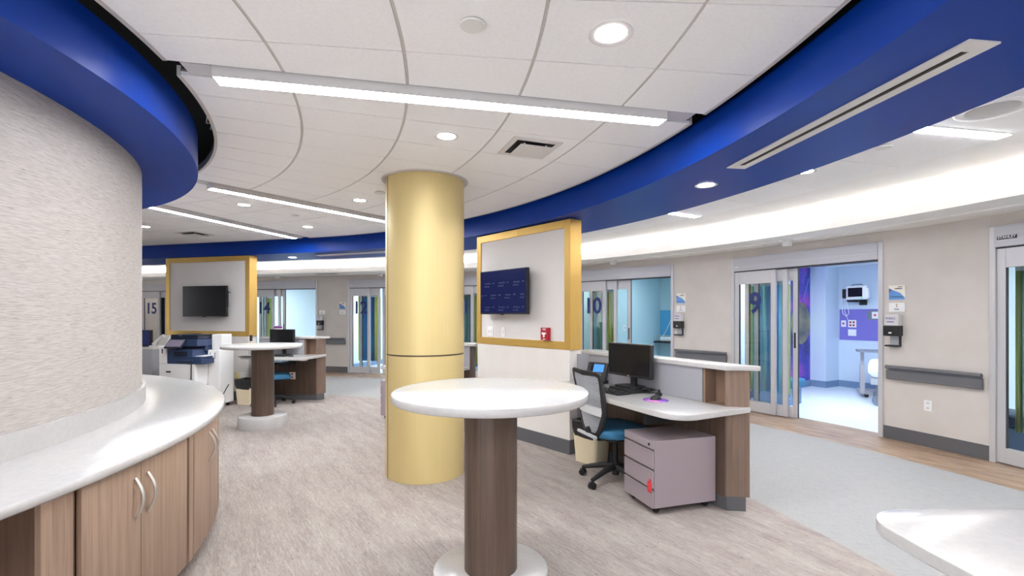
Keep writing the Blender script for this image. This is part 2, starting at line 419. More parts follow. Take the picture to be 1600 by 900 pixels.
# ------------------------------------------------------------------ floors
TF0, TF1 = -50, 132
bm = newbm(); sweep(bm, [(1.2, -0.05), (7.35, -0.05), (7.35, 0.0), (1.2, 0.0)], TF0, TF1)
struct(obj('floor', bm, M['carpet']), 'tan streaky carpet inside the nurse station', 'floor')
bm = newbm(); sweep(bm, [(7.35, -0.05), (9.65, -0.05), (9.65, 0.0), (7.35, 0.0)], TF0, TF1)
struct(obj('floor_corridor', bm, M['corrcarpet']), 'grey woven floor of the curved corridor', 'floor')
bm = newbm(); sweep(bm, [(9.65, -0.05), (10.6, -0.05), (10.6, 0.0), (9.65, 0.0)], TF0, TF1)
struct(obj('floor_border', bm, M['woodfloor']), 'brown wood-look floor border along the room doors', 'floor')

# ------------------------------------------------------------------ ceiling cloud of wedge tiles
CEIL = 2.73
RINGS = [3.45, 4.0, 4.625, 5.25, 5.885, 6.45]
cells = [12.5 + 5.0625 * k for k in range(-11, 9)] + [53 + 5.375 * k for k in range(1, 5)] + [74.5 + 3.2 * k for k in range(1, 17)]
LIGHTS = [-28.0, 12.5, 53.0, 74.5]
def near_light(t): return any(abs(t - a) < 0.01 for a in LIGHTS)
def edge_pt(t, r, side, gap):
    off = 0.075 if near_light(t) else gap
    p = pt(t, r) + tang(t) * (off * side); return p
bm = newbm()
def add_tile(r0, r1, t0, t1, z0=CEIL, z1=CEIL + 0.02):
    n = 4; A = []; B = []
    for i in range(n + 1):
        w = i / n
        def P(r):
            a = edge_pt(t0, r, 1, 0.0035); b = edge_pt(t1, r, -1, 0.0035)
            m = pt(t0 + (t1 - t0) * w, r)
            if i == 0: return a
            if i == n: return b
            return m
        A.append(P(r0)); B.append(P(r1))
    lo = [bm.verts.new((*p, z0)) for p in A] + [bm.verts.new((*p, z0)) for p in B[::-1]]
    hi = [bm.verts.new((*p, z1)) for p in A] + [bm.verts.new((*p, z1)) for p in B[::-1]]
    bm.faces.new(lo); bm.faces.new(hi[::-1])
    k = len(lo)
    for i in range(k): bm.faces.new((lo[i], lo[(i + 1) % k], hi[(i + 1) % k], hi[i]))
for t0, t1 in zip(cells[:-1], cells[1:]):
    for i, (r0, r1) in enumerate(zip(RINGS[:-1], RINGS[1:])):
        add_tile(r0 + (0.02 if i == 0 else 0.008), r1 - (0.02 if i == 4 else 0.008), t0, t1)
ceil = struct(obj('ceiling', bm, M['tile']), 'white ceiling cloud of wedge tiles above the nurse station', 'ceiling')
# grid bars and rim, split at the light slots
bm = newbm()
segs = [-43.0] + LIGHTS + [cells[-1]]
for a, b in zip(segs[:-1], segs[1:]):
    for i, r in enumerate(RINGS):
        w = 0.02 if i in (0, 5) else 0.0125
        z0 = CEIL - 0.004 if i in (0, 5) else CEIL + 0.004
        z1 = CEIL + 0.05 if i in (0, 5) else CEIL + 0.02
        T = ths(a, b, 1.27)
        la = math.degrees(0.075 / r) if near_light(a) else 0; lb = math.degrees(0.075 / r) if near_light(b) else 0
        if b > 75: lb = math.degrees(0.075 / 10.42) if near_light(b) else 0
        if a > 75 or a == 74.5: la = math.degrees(0.085 / 9) if near_light(a) else 0
        T = ths(a + la, b - lb, 1.27)
        if i == 0: pr = [(r, z0), (r + w, z0), (r + w, z1), (r, z1)]
        elif i == 5: pr = [(r - w, z0), (r, z0), (r, z1), (r - w, z1)]
        else: pr = [(r - w / 2, z0), (r + w / 2, z0), (r + w / 2, z1), (r - w / 2, z1)]
        sweep(bm, pr, a, b, T=T)
    T = ths(a + (1.1 if near_light(a) else 0), b - (1.1 if near_light(b) else 0), 1.27)
    sweep(bm, [(3.47, CEIL + 0.021), (6.43, CEIL + 0.021), (6.43, CEIL + 0.03), (3.47, CEIL + 0.03)], a, b, T=T, mi=1)
obj('ceiling_grid', bm, [M['grid'], M['gridback']], ceil)
bm = newbm()
sweep(bm, [(2.6, 3.3), (7.0, 3.3), (7.0, 2.83), (7.02, 2.83), (7.02, 3.34), (2.58, 3.34), (2.58, 2.62), (2.6, 2.62)], -50, 132, 3)
struct(obj('ceiling_void', bm, M['black']), 'black void above the ceiling cloud', 'ceiling')
for k, (t0, sp, z) in enumerate(((14, 9, 2.95), (22, 6, 2.85), (27, 5, 2.9))):
    bm = newbm()
    tube(bm, [(*pt(t0 + sp * i / 8, 3.44 + 0.012 * math.sin(i * 1.1)), z - 0.12 * math.sin(PI * i / 8)) for i in range(9)], 0.004, 6)
    tag(obj('cable', bm, M['cable']), ('thin grey cable sagging in the dark gap, nearest the camera', 'thin grey cable in the middle of the dark ceiling gap', 'thin grey cable in the dark gap nearest the drum edge')[k], 'cable', 'cables in the ceiling gap')

# ------------------------------------------------------------------ blue soffits
bm = newbm()
sweep(bm, [(2.9, 2.5), (3.35, 2.5), (3.35, 2.75), (3.28, 2.75), (3.28, 2.6), (2.9, 2.6)], -50, 110, smooth=False)
struct(obj('ceiling_soffit_drum', bm, M['blue'], smooth_angle=40), 'royal blue curved bulkhead above the textured drum wall', 'soffit')
bm = newbm()
sweep(bm, [(6.52, 2.5), (7.42, 2.5), (7.42, 2.82), (6.6, 2.82), (6.6, 2.75), (6.52, 2.75)], -50, 132)
struct(obj('ceiling_soffit_ring', bm, M['blue'], smooth_angle=40), 'royal blue curved bulkhead ringing the ceiling cloud', 'soffit')

bm = newbm(); pa, pb = pt(131.5, 2.6), pt(131.5, 14.7); dd = pb - pa
bx(bm, 0, dd.length, 0.0, 0.1, 0, 3.3, mx=Matrix.Translation((pa.x, pa.y, 0)) @ Matrix.Rotation(heading(dd), 4, 'Z'))
struct(obj('wall_light_block', bm, M['wall']), 'added beige wall keeping stray light out at the far left end', 'wall')  # added wall, stops world light flooding in at the open end
# corridor ceiling, cove and lower soffit
bm = newbm()
cs = [-40 + 4.85 * k for k in range(36)]
cs = [16.0 + 4.85 * k for k in range(-11, 24)]
for t0, t1 in zip(cs[:-1], cs[1:]):
    e = 0.03
    sweep(bm, [(7.3, 2.73), (8.74, 2.73), (8.74, 2.75), (7.3, 2.75)], t0 + e, t1 - e, 1.6)
sweep(bm, [(7.3, 2.752), (8.78, 2.752), (8.78, 2.77), (7.3, 2.77)], cs[0], cs[-1], mi=1)
struct(obj('ceiling_corridor', bm, [M['tile'], M['grid']]), 'white tiled strip of ceiling over the corridor', 'ceiling')
bm = newbm()
cv = [(8.755, 2.735), (9.5, 2.735)]
for k in range(7):
    a = PI / 2 * k / 6; cv.append((9.70 + 0.28 * math.sin(a), 2.455 + 0.28 * math.cos(a) + 0.0))
prof = cv + [(9.98, 2.40)] if False else cv
prof = prof + [(10.1, 2.455), (10.1, 2.80), (8.755, 2.80)]
sweep(bm, prof, -50, 132)
struct(obj('ceiling_cove', bm, M['plaster'], smooth_angle=35), 'white glowing light cove above the patient room doors', 'ceiling')
bm = newbm()
sweep(bm, [(9.59, 2.47), (10.5, 2.47), (10.5, 2.5), (9.62, 2.5), (9.62, 2.58), (9.59, 2.58)], -50, 132)
struct(obj('ceiling_soffit_lower', bm, M['plaster'], smooth_angle=35), 'white lower soffit with cove lip over the doors', 'soffit')
bm = newbm()
sweep(bm, [(9.66, 2.505), (9.72, 2.505), (9.72, 2.515), (9.66, 2.515)], -50, 132)
tag(obj('cove_light_strip', bm, M['cove']), 'hidden LED strip glowing behind the cove lip', 'light strip')

# ------------------------------------------------------------------ drum wall, counter and cabinets
bm = newbm()
sweep(bm, [(3.02, 0.0), (3.02, 2.52), (2.9, 2.52), (2.9, 0.0)], -50, 110, 1.0, fdip=True)
struct(obj('wall_drum', bm, M['wallcover'], smooth_angle=40), 'curved drum wall in woven grey wallcovering', 'wall')
ct = thing('curved_countertop', 'long curved white speckled countertop on the wood cabinets', 'countertop', (*pt(20, 3.3), 0.82))
o_ = Vector((*pt(20, 3.3), 0.82))
def shift(bm, v): bmesh.ops.translate(bm, vec=-v, verts=bm.verts[:])
bm = newbm(); sweep(bm, [(3.015, 0.82), (3.522, 0.82), (3.53, 0.828), (3.53, 0.852), (3.522, 0.86), (3.015, 0.86)], -30, 100, 1.0, fdip=True)
shift(bm, o_); obj('slab', bm, M['solid'], ct, smooth_angle=50)
bm = newbm(); sweep(bm, [(3.022, 0.86), (3.042, 0.86), (3.042, 0.972), (3.022, 0.972)], -30, 100, 1.0, fdip=True)
shift(bm, o_); obj('backsplash', bm, M['solid'], ct, smooth_angle=50)
def base_cabinet(label, t0, t1, doors, open_front=False, side_strip=None):
    tm = (t0 + t1) / 2; org = Vector((*pt(tm, 3.25), 0)); root = thing('base_cabinet', label, 'cabinet', org, 0, 'curved base cabinets')
    R0, R1 = 3.05, 3.468
    bm = newbm()
    e = 0.02
    sweep(bm, [(R0, 0.1), (R1, 0.1), (R1, 0.12), (R0, 0.12)], t0, t1, 1.0, fdip=True)
    sweep(bm, [(R0, 0.12), (R0 + 0.015, 0.12), (R0 + 0.015, 0.818), (R0, 0.818)], t0, t1, 1.0, fdip=True)
    sweep(bm, [(R0, 0.80), (R1, 0.80), (R1, 0.818), (R0, 0.818)], t0, t1, 1.0, fdip=True)
    sw = 0.32
    sweep(bm, [(R0, 0.12), (R1, 0.12), (R1, 0.80), (R0, 0.80)], t0, t0 + sw, 1.0, fdip=True)
    sweep(bm, [(R0, 0.12), (R1, 0.12), (R1, 0.80), (R0, 0.80)], t1 - sw, t1, 1.0, fdip=True)
    shift(bm, org); obj('carcass', bm, M['woodin'], root)
    bm = newbm(); sweep(bm, [(R0, 0.0), (R1 - 0.07, 0.0), (R1 - 0.07, 0.1), (R0, 0.1)], t0, t1, 1.0, fdip=True)
    shift(bm, org); obj('toe_kick', bm, M['kick'], root)
    if side_strip:
        a, b = side_strip
        bm = newbm(); sweep(bm, [(R1, 0.1), (3.49, 0.1), (3.49, 0.815), (R1, 0.815)], a, b, 0.8, fdip=True)
        shift(bm, org); obj('face_panel', bm, M['wood'], root, smooth_angle=40)
    if open_front:
        for k in range(9):
            bm = newbm(); a = pt(t1 - 0.34, R1 - 0.08 - dip(t1)); z = 0.25 + 0.055 * k
            bx(bm, a.x - 0.004, a.x + 0.004, a.y - 0.006, a.y + 0.001, z, z + 0.008)
            shift(bm, org); obj('shelf_pin_hole', bm, M['offwhite'], root)
        bm = newbm(); sweep(bm, [(R0 + 0.02, 0.40), (R1 - 0.12, 0.40), (R1 - 0.12, 0.42), (R0 + 0.02, 0.42)], t0 + 0.33, t1 - 0.33, 1.0, fdip=True)
        shift(bm, org); obj('shelf', bm, M['woodin'], root)
    for i, (a, b, hs) in enumerate(doors):
        dr = newbm(); sweep(dr, [(R1 + 0.002, 0.105), (3.488, 0.105), (3.49, 0.108), (3.49, 0.809), (3.488, 0.812), (R1 + 0.002, 0.812)], a + 0.04, b - 0.04, 0.8, fdip=True)
        shift(dr, org); d = obj('door', dr, M['wood'], root, smooth_angle=40)
        if not hs: continue
        th = b - 0.75 if hs > 0 else a + 0.75
        hb = newbm(); P = []
        for k in range(13):
            w = k / 12; z = 0.56 + 0.185 * w; bow = 0.034 * math.sin(PI * w) + 0.004
            P.append((*(pt(th - hs * 0.10 * math.sin(PI * w) * 0, 3.49 - dip(th) + bow) ), z))
        tube(hb, P, [0.005 + 0.0025 * math.sin(PI * k / 12) for k in range(13)], 8)
        shift(hb, org); obj('handle', hb, M['chrome'], d, smooth_angle=40)
    return root
base_cabinet('open wood cabinet with shelf pin holes at the near end of the curved counter', -14, 2.45, [], True, (0.12, 2.25))
base_cabinet('two-door curved wood cabinet in the middle of the counter', 2.5, 16.3, [(2.85, 8.55, 1), (8.55, 16.0, -1)])
base_cabinet('two-door curved wood cabinet at the far end of the counter', 16.45, 29.5, [(17.7, 23.2, 1), (23.2, 29.3, -1)], side_strip=(16.5, 17.55))
base_cabinet('curved wood cabinet mostly hidden round the bend of the counter', 29.6, 44, [(29.7, 36.8, 0), (36.8, 43.8, 0)])

# ------------------------------------------------------------------ yellow column
cx, cy = -0.818, 4.557
col = thing('column', 'round pale gold clad column standing in the middle of the room', 'column', (cx, cy, 0), 0, None, 'structure')
bm = newbm(); lathe(bm, [(0.0, 0.0), (0.364, 0.0), (0.364, 1.108), (0.0, 1.108)], 96); obj('lower_cladding', bm, M['yellow'], col, smooth_angle=40)
bm = newbm(); lathe(bm, [(0.0, 1.108), (0.357, 1.108), (0.357, 1.122), (0.0, 1.122)], 96); obj('reveal_joint', bm, M['reveal'], col, smooth_angle=40)
bm = newbm(); lathe(bm, [(0.0, 1.122), (0.364, 1.122), (0.364, 2.80), (0.0, 2.80)], 96); obj('upper_cladding', bm, M['yellow'], col, smooth_angle=40)
bm = newbm(); lathe(bm, [(0.366, 2.722), (0.398, 2.722), (0.402, 2.728), (0.402, 2.735), (0.366, 2.735), (0.366, 2.722)], 96); obj('ceiling_collar', bm, M['grid'], col, smooth_angle=40)
bm = newbm()
for (z0, z1) in ((0.0, 1.107), (1.123, 2.72)):
    a = math.atan2(-cy, -cx) - math.radians(66)
    p = Vector((0.3645 * math.cos(a), 0.3645 * math.sin(a)))
    bx(bm, -0.001, 0.0012, -0.004, 0.004, z0, z1, mx=Matrix.Translation((p.x, p.y, 0)) @ Matrix.Rotation(a, 4, 'Z'))
obj('seam', bm, M['reveal'], col)

# ------------------------------------------------------------------ round bar tables
def round_table(x, y, R, H, rp, Rb, hb, label):
    t = thing('round_table', label, 'table', (x, y, 0), 0, 'round standing tables')
    bm = newbm(); lathe(bm, [(0, H - 0.042), (R - 0.006, H - 0.042), (R, H - 0.036), (R, H - 0.005), (R - 0.005, H), (0, H)], 96); obj('tabletop', bm, M['solid'], t, smooth_angle=50)
    bm = newbm(); lathe(bm, [(0, hb), (rp, hb), (rp, H - 0.042), (0, H - 0.042)], 64); obj('post', bm, M['darkwood'], t, smooth_angle=50)
    bm = newbm(); lathe(bm, [(0, 0), (Rb, 0), (Rb, hb - 0.004), (Rb - 0.004, hb), (0, hb)], 80); obj('base', bm, M['solid'], t, smooth_angle=50)
    return t
round_table(-0.112, 2.55, 0.512, 1.08, 0.139, 0.30, 0.15, 'near round white standing table on a dark wood post')
round_table(-3.29, 6.38, 0.487, 1.08, 0.136, 0.292, 0.155, 'far round white standing table in front of the copier')

# ------------------------------------------------------------------ display walls with gold frames
def display_wall(P1, P0, label, n_, base_to):
    """P1 right end, P0 left end (plan); local x from P0 to P1, local -y faces the viewpoint"""
    P1, P0 = Vector(P1), Vector(P0); d = (P1 - P0); Lw = d.length; ang = heading(d)
    w = thing('wall_' + n_, label, 'wall', (P0.x, P0.y, 0), ang, None, 'structure')
    T = 0.175
    box_obj('lower_wall', 0.01, Lw - 0.015, 0.006, T - 0.006, 0, 1.10, M['stationwall'], w)
    box_obj('baseboard', 0.0, Lw - 0.008, -0.004, T, 0, 0.15, M['kick'], w)
    fw = 0.087
    def goldbox(x0, x1, z0, z1, m): 
        return box_obj('gold_frame', x0, x1, 0, T, z0, z1, m, w, 0.003)
    goldbox(0, fw, 1.10, 2.487, M['gold']); goldbox(Lw - fw, Lw, 1.10, 2.487, M['gold'])
    goldbox(fw, Lw / 2 - 0.001, 1.10, 1.10 + fw, M['goldh']); goldbox(Lw / 2 + 0.001, Lw - fw, 1.10, 1.10 + fw, M['goldh'])
    goldbox(fw, Lw / 2 - 0.001, 2.487 - fw, 2.487, M['goldh']); goldbox(Lw / 2 + 0.001, Lw - fw, 2.487 - fw, 2.487, M['goldh'])
    box_obj('display_panel', fw, Lw - fw, 0.012, T - 0.012, 1.10 + fw, 2.487 - fw, M['panelfab'], w)
    return w, Lw, ang
wA, LA, aA = display_wall((0.613, 5.08), (-0.461, 6.33), 'display wall with a gold frame and lit navy television', 'display', None)
wB, LB, aB = display_wall((-4.49, 8.26), (-6.25, 8.72), 'display wall with a gold frame behind the copier', 'copier', None)
def on_wall(w, x, y, z):
    return w.matrix_basis @ Vector((x, y, z)) if False else (Matrix.Translation(w.location) @ Matrix.Rotation(w.rotation_euler[2], 4, 'Z')) @ Vector((x, y, z))
def television(w, ang, xc, zc, wd, ht, label, lit, out=0.12):
    p = on_wall(w, xc, -out, zc)
    t = thing('television', label, 'television', p, ang, 'wall televisions')
    box_obj('housing', -wd / 2, wd / 2, 0, 0.05, -ht / 2, ht / 2, M['blackp'], t, 0.006)
    box_obj('screen', -wd / 2 + 0.009, wd / 2 - 0.009, -0.0025, 0.001, -ht / 2 + 0.016, ht / 2 - 0.009, M['tvon'] if lit else M['screen'], t)
    bm = newbm(); bx(bm, -0.12, 0.12, 0.05, 0.07, -0.13, 0.13); bx(bm, -0.03, 0.03, 0.07, out + 0.01, -0.03, 0.03)
    obj('wall_mount', bm, M['blackm'], t)
    box_obj('badge', -0.03, 0.03, -0.003, 0.01, -ht / 2 - 0.008, -ht / 2 + 0.004, M['blackp'], t)
    if lit:
        bm = newbm(); rr = random.Random(3)
        for row in range(3):
            for k in range(-1, 4):
                x0 = -wd / 2 + 0.10 + k * 0.27 + (0.12 if row == 1 else 0.0); z0 = 0.10 - row * 0.145
                for ln in range(2):
                    x = x0 - 0.01 * ln; zz = z0 - ln * 0.035
                    for c in range(8 if ln == 0 else 7):
                        wch = rr.uniform(0.009, 0.014)
                        if x > -wd / 2 + 0.02 and x + wch < wd / 2 - 0.02:
                            bx(bm, x, x + wch * 0.7, -0.0032, -0.0024, zz, zz + rr.uniform(0.013, 0.02))
                        x += wch + 0.003
                if -wd / 2 + 0.02 < x0 + 0.145 and x0 + 0.19 < wd / 2 - 0.02:
                    bx(bm, x0 + 0.145, x0 + 0.185, -0.0032, -0.0024, z0 + 0.004, z0 + 0.016)
        obj('screen_lettering', bm, M['inkblur'], t)
    else:
        bm = newbm(); bx(bm, wd / 2, wd / 2 + 0.012, 0.012, 0.045, -0.1, 0.18); bx(bm, wd / 2, wd / 2 + 0.06, 0.03, 0.04, 0.14, 0.155)
        obj('side_bracket', bm, M['blackm'], t)
    return t
television(wA, aA, 0.665, 1.745, 0.86, 0.53, 'television showing a navy picture on the near gold-framed wall', True)
television(wB, aB, 0.985, 1.705, 0.93, 0.53, 'black switched-off television on the far gold-framed wall', False)
def plate(w, ang, x, z, wd, ht, label, gangs):
    p = on_wall(w, x, 0.012, z)
    t = thing('light_switch', label, 'switch', p, ang, 'switch plates on the display wall')
    box_obj('cover_plate', -wd / 2, wd / 2, -0.008, 0, -ht / 2, ht / 2, M['white'], t, 0.003)
    for g in range(gangs):
        xx = (g - (gangs - 1) / 2) * 0.046
        box_obj('toggle', xx - 0.009, xx + 0.009, -0.014, -0.007, -0.02, 0.02, M['offwhite'], t, 0.002)
plate(wA, aA, 0.275, 1.262, 0.115, 0.118, 'white two-gang switch plate under the lit television', 2)
plate(wA, aA, 0.535, 1.262, 0.07, 0.118, 'white single switch plate under the lit television', 1)
p = on_wall(wA, 1.29, 0.012, 1.262)
fa = thing('fire_alarm_pull', 'red fire alarm pull station on the display wall', 'fire alarm', p, aA)
box_obj('housing', -0.058, 0.058, -0.045, 0, -0.07, 0.07, M['red'], fa, 0.006)
bm = newbm(); bx(bm, -0.032, 0.032, -0.054, -0.045, -0.004, 0.016, 0.003); bx(bm, -0.010, 0.010, -0.056, -0.045, -0.036, 0.0, 0.003); obj('pull_handle', bm, M['white'], fa)
text_obj('lettering', 'FIRE', 0.03, M['white'], fa, 0.001, face_mx(0, -0.0455, 0.05))
box_obj('label_strip', -0.02, 0.02, -0.046, -0.044, -0.062, -0.052, M['paper'], fa)

# ------------------------------------------------------------------ nurse workstations
def local(org, u, v):
    """matrix of a frame: x along u (towards the free end), y along v (outwards)"""
    return Matrix(((u.x, v.x, 0, org.x), (u.y, v.y, 0, org.y), (0, 0, 1, 0), (0, 0, 0, 1)))
def workstation(org, u, v, Ln, label, dlabel, depth=0.64, niche=True, front=None, cs=-0.10):
    mxw = local(org, u, v); det = u.x * v.y - u.y * v.x
    root = thing('workstation', label, 'workstation', (org.x, org.y, 0), 0, 'nurse workstations')
    inv = Matrix.Translation((-org.x, -org.y, 0))
    PW = 0.10 if niche else 0.12
    def put(name, bm, mat, r=root, bev=None, sa=None):
        if name in ('end_panel', 'end_kick', 'end_post', 'transaction_counter'):
            for vv in bm.verts:
                if vv.co.x > Ln - 0.06: vv.co.x += 0.72 * (vv.co.y - 0.06)
        bmesh.ops.transform(bm, matrix=inv @ mxw, verts=bm.verts[:])
        return obj(name, bm, mat, r, smooth_angle=sa)
    y0, y1 = -0.06, 0.075
    H = 1.095
    nl = 0.20 if niche else 0.0
    bm = newbm(); bx(bm, 0, Ln - nl - PW, y0 + 0.01, y1, 0.10, H - 0.04); put('core_panel', bm, M['darkwood'])
    bm = newbm(); bx(bm, 0.0, Ln - nl - PW - 0.01, y0, y0 + 0.012, 0.785, H - 0.04, 0.003); put('privacy_screen', bm, M['privacy'])
    bm = newbm(); bx(bm, 0, Ln - PW, y0 + 0.0, y0 + 0.012, 0.10, 0.75); put('modesty_panel', bm, M['darkwood'])
    bm = newbm(); bx(bm, 0.0, Ln - PW, y0 + 0.012, y1 - 0.02, 0.0, 0.10); put('toe_kick', bm, M['kick'])
    # end panel
    bm = newbm(); bx(bm, Ln - PW, Ln, y0 - 0.0, y1, 0.11, 0.745); put('end_panel', bm, M['stwood'])
    bm = newbm(); bx(bm, Ln - PW, Ln - 0.015, y0 + 0.012, y1 - 0.012, 0.0, 0.11); put('end_kick', bm, M['kick'])
    bm = newbm(); bx(bm, Ln - PW, Ln, y0, y1, 0.785, H - 0.04); put('end_post', bm, M['stwood'])
    if niche:
        bm = newbm()
        bx(bm, Ln - nl - PW, Ln - PW, y1 - 0.012, y1, 0.11, H - 0.04)
        bx(bm, Ln - nl - PW, Ln - nl - PW + 0.02, y0, y1 - 0.012, 0.785, H - 0.04)
        bx(bm, Ln - nl - PW, Ln - PW, y0 + 0.012, y1 - 0.012, 0.11, 0.785)
        put('niche', bm, M['woodin'])
    bm = newbm(); bx(bm, cs, Ln + 0.02, y0 - 0.02, y1 + 0.05, H - 0.038, H, 0.006); put('transaction_counter', bm, M['solid'], sa=40)
    dk = thing('desk_worktop', dlabel, 'desk', (org.x, org.y, 0), 0, 'white desk worktops')
    r = 0.16
    P = [(0.0, -depth + 0.06), (Ln - 0.12 - r, -depth - 0.03)] if front is None else list(front)
    ex = Ln + 0.015
    for k in range(9):
        a = -PI / 2 + PI / 2 * k / 8
        P.append((ex - r * 1.0 + r * math.cos(a), -depth - 0.03 + r + r * math.sin(a)))
    P += [(ex, y1 - 0.0), (Ln - 0.13, y1 - 0.013), (Ln - 0.13, y0 + 0.0), (0.0, y0)] if False else [(ex, y1 + 0.002), (Ln - 0.001, y1 + 0.002), (Ln - 0.001, y0 - 0.001), (0.0, y0 - 0.001)]
    bm = newbm(); prism(bm, P, 0.745, 0.785, 0.004)
    bmesh.ops.transform(bm, matrix=inv @ mxw, verts=bm.verts[:]); obj('worktop', bm, M['solid'], dk, smooth_angle=40)
    bm = newbm(); bx(bm, Ln - 0.1195, Ln - 0.0015, y0 + 0.0005, y1 - 0.0005, 0.7455, 0.7845)
    bmesh.ops.transform(bm, matrix=inv @ mxw, verts=bm.verts[:]); obj('end_infill', bm, M['solid'], dk)
    bm = newbm(); bx(bm, Ln - 0.55, Ln - 0.16, -0.42, -0.10, 0.715, 0.745); bx(bm, Ln - 0.30, Ln - 0.2, -0.25, -0.15, 0.69, 0.715)
    bmesh.ops.transform(bm, matrix=inv @ mxw, verts=bm.verts[:]); obj('keyboard_tray', bm, M['offwhite'], dk)
    for q in (0.35, Ln - 0.5):
        bm = newbm(); bx(bm, q, q + 0.04, -0.5, y0, 0.62, 0.745)
        bmesh.ops.transform(bm, matrix=inv @ mxw, verts=bm.verts[:]); obj('support_bracket', bm, M['blackm'], dk)
    return mxw
uS = Vector((0.464, -0.886)); vS = Vector((0.886, 0.464)); oS = Vector((0.87, 5.18))
S1 = workstation(oS, uS, vS, 1.80, 'near grey and walnut workstation with open niche, in front of room 10', 'white desk worktop with monitor and purple mouse mat', 0.62)
# short return between the display wall end and the workstation
bm = newbm(); mxl = local(Vector((0.70, 5.10)), Vector((0.999, 0.04)), Vector((-0.04, 0.999)))
bx(bm, 0.0, 0.22, 0.03, 0.08, 0.1, 1.055); bmesh.ops.transform(bm, matrix=mxl, verts=bm.verts[:])
ret = tag(obj('privacy_return', bm, M['privacy']), 'short grey return panel between display wall and near workstation', 'panel')
# mirrored station on the far side of the display wall
dW = Vector((math.cos(aA), math.sin(aA)))
nW = Vector((-dW.y, dW.x))
oM = Vector((-0.53, 6.44)); uM = Vector((-0.86, 0.51)); vM = Vector((0.51, 0.86))
workstation(oM, uM, vM, 1.12, 'workstation half hidden behind the column and display wall', 'white desk worktop showing between column and display wall', 0.60)
# station at the copier wall
S3o = Vector((-4.40, 8.47)); S3u = Vector((0.995, -0.10)); S3v = Vector((0.10, 0.995))
S3 = workstation(S3o, S3u, S3v, 1.14, 'far walnut workstation beside the copier wall', 'far white desk worktop behind the far round table', 0.66, True, [(0.0, -0.55), (0.72, -0.76)], 0.06)
# near right station (its counter end peeps in at the right edge)
oR = Vector((1.985, -0.30)); uR = Vector((-0.02, 1.0)); vR = Vector((1.0, 0.02))
workstation(oR, uR, vR, 2.02, 'workstation cut off at the right edge, nearest the camera', 'white desk worktop corner in the right foreground', 0.70)

# ------------------------------------------------------------------ desk equipment
def P3(mx, u, v, z): return mx @ Vector((u, v, z))
AS = math.atan2(vS.y, vS.x) - PI / 2     # heading with local +y = outwards (v), local x = v rotated -90 = towards free end
def monitor(loc, rotz, label, w=0.53, h=0.31, zc=0.285, lit=False, group='desktop monitors', low=False):
    t = thing('monitor', label, 'monitor', loc, rotz, group)
    bm = newbm(); bx(bm, -w / 2, w / 2, -0.025, 0.02, zc - h / 2, zc + h / 2, 0.006); bx(bm, -w / 4, w / 4, 0.02, 0.045, zc - h / 4, zc + h / 4, 0.006); obj('housing', bm, M['blackp'], t)
    box_obj('screen', -w / 2 + 0.012, w / 2 - 0.012, -0.027, -0.024, zc - h / 2 + 0.022, zc + h / 2 - 0.012, M['monlcd'] if lit else M['screen'], t)
    box_obj('badge', -0.012, 0.012, -0.0275, -0.025, zc - h / 2 + 0.007, zc - h / 2 + 0.014, M['chrome'], t)
    z0 = 0.0
    bm = newbm(); bx(bm, -0.03, 0.03, 0.03, 0.06, 0.015, zc, 0.004); obj('stand', bm, M['blackp'], t)
    bm = newbm(); prism(bm, rrect(-0.13, 0.13, -0.10, 0.09, 0.05), 0.0, 0.016, 0.003); obj('base', bm, M['blackp'], t)
    return t
def headed(u, v): return math.atan2(u.y, u.x)   # local x along u, -y towards the user
hS = headed(uS, vS)
mi_pc = P3(S1, 0.80, -0.20, 0.785)
pc = thing('mini_computer', 'flat black mini computer under the near monitor', 'computer', mi_pc, hS)
box_obj('case', -0.15, 0.15, -0.11, 0.09, 0.0, 0.035, M['blackm'], pc, 0.004)
bm = newbm()
for k in range(8): bx(bm, -0.13 + k * 0.03, -0.115 + k * 0.03, -0.112, -0.109, 0.012, 0.022)
obj('front_ports', bm, M['screen'], pc)
monitor(P3(S1, 0.80, -0.19, 0.82), hS + math.radians(3), 'black monitor standing on a mini computer on the near desk', 0.53, 0.30, 0.245)
def keyboard(loc, rotz, label):
    t = thing('keyboard', label, 'keyboard', loc, rotz, 'black keyboards')
    box_obj('body', -0.22, 0.22, -0.07, 0.07, 0, 0.018, M['blackm'], t, 0.004)
    bm = newbm()
    for r in range(5):
        for k in range(15):
            bx(bm, -0.21 + k * 0.028, -0.187 + k * 0.028, -0.06 + r * 0.024, -0.04 + r * 0.024, 0.018, 0.025, 0.002, 1)
    obj('keys', bm, M['blackp'], t)
    return t
keyboard(P3(S1, 0.74, -0.40, 0.785), hS, 'black keyboard in front of the near monitor')
def mouse(loc, rotz, label):
    t = thing('computer_mouse', label, 'mouse', loc, rotz, 'computer mice')
    bm = newbm(); bmesh.ops.create_uvsphere(bm, u_segments=20, v_segments=12, radius=1.0)
    bmesh.ops.bisect_plane(bm, geom=bm.verts[:] + bm.edges[:] + bm.faces[:], plane_co=(0, 0, -0.1), plane_no=(0, 0, -1), clear_outer=True)
    bmesh.ops.holes_fill(bm, edges=bm.edges[:])
    for v in bm.verts: v.co = Vector((v.co.x * 0.032, v.co.y * 0.055, (v.co.z + 0.1) * 0.032))
    obj('body', bm, M['blackp'], t, smooth_angle=60)
    bm = newbm(); tube(bm, [(-0.004, 0.03, 0.031), (0.004, 0.03, 0.031)], 0.008, 10); obj('scroll_wheel', bm, M['blackm'], t)
    return t
mp = P3(S1, 1.26, -0.33, 0.785)
mpd = thing('mouse_mat', 'round purple and pink mouse mat on the near desk', 'mouse mat', mp, hS)
bm = newbm(); lathe(bm, [(0, 0), (0.10, 0), (0.10, 0.003), (0, 0.003)], 40); 
for f in bm.faces: f.material_index = 0
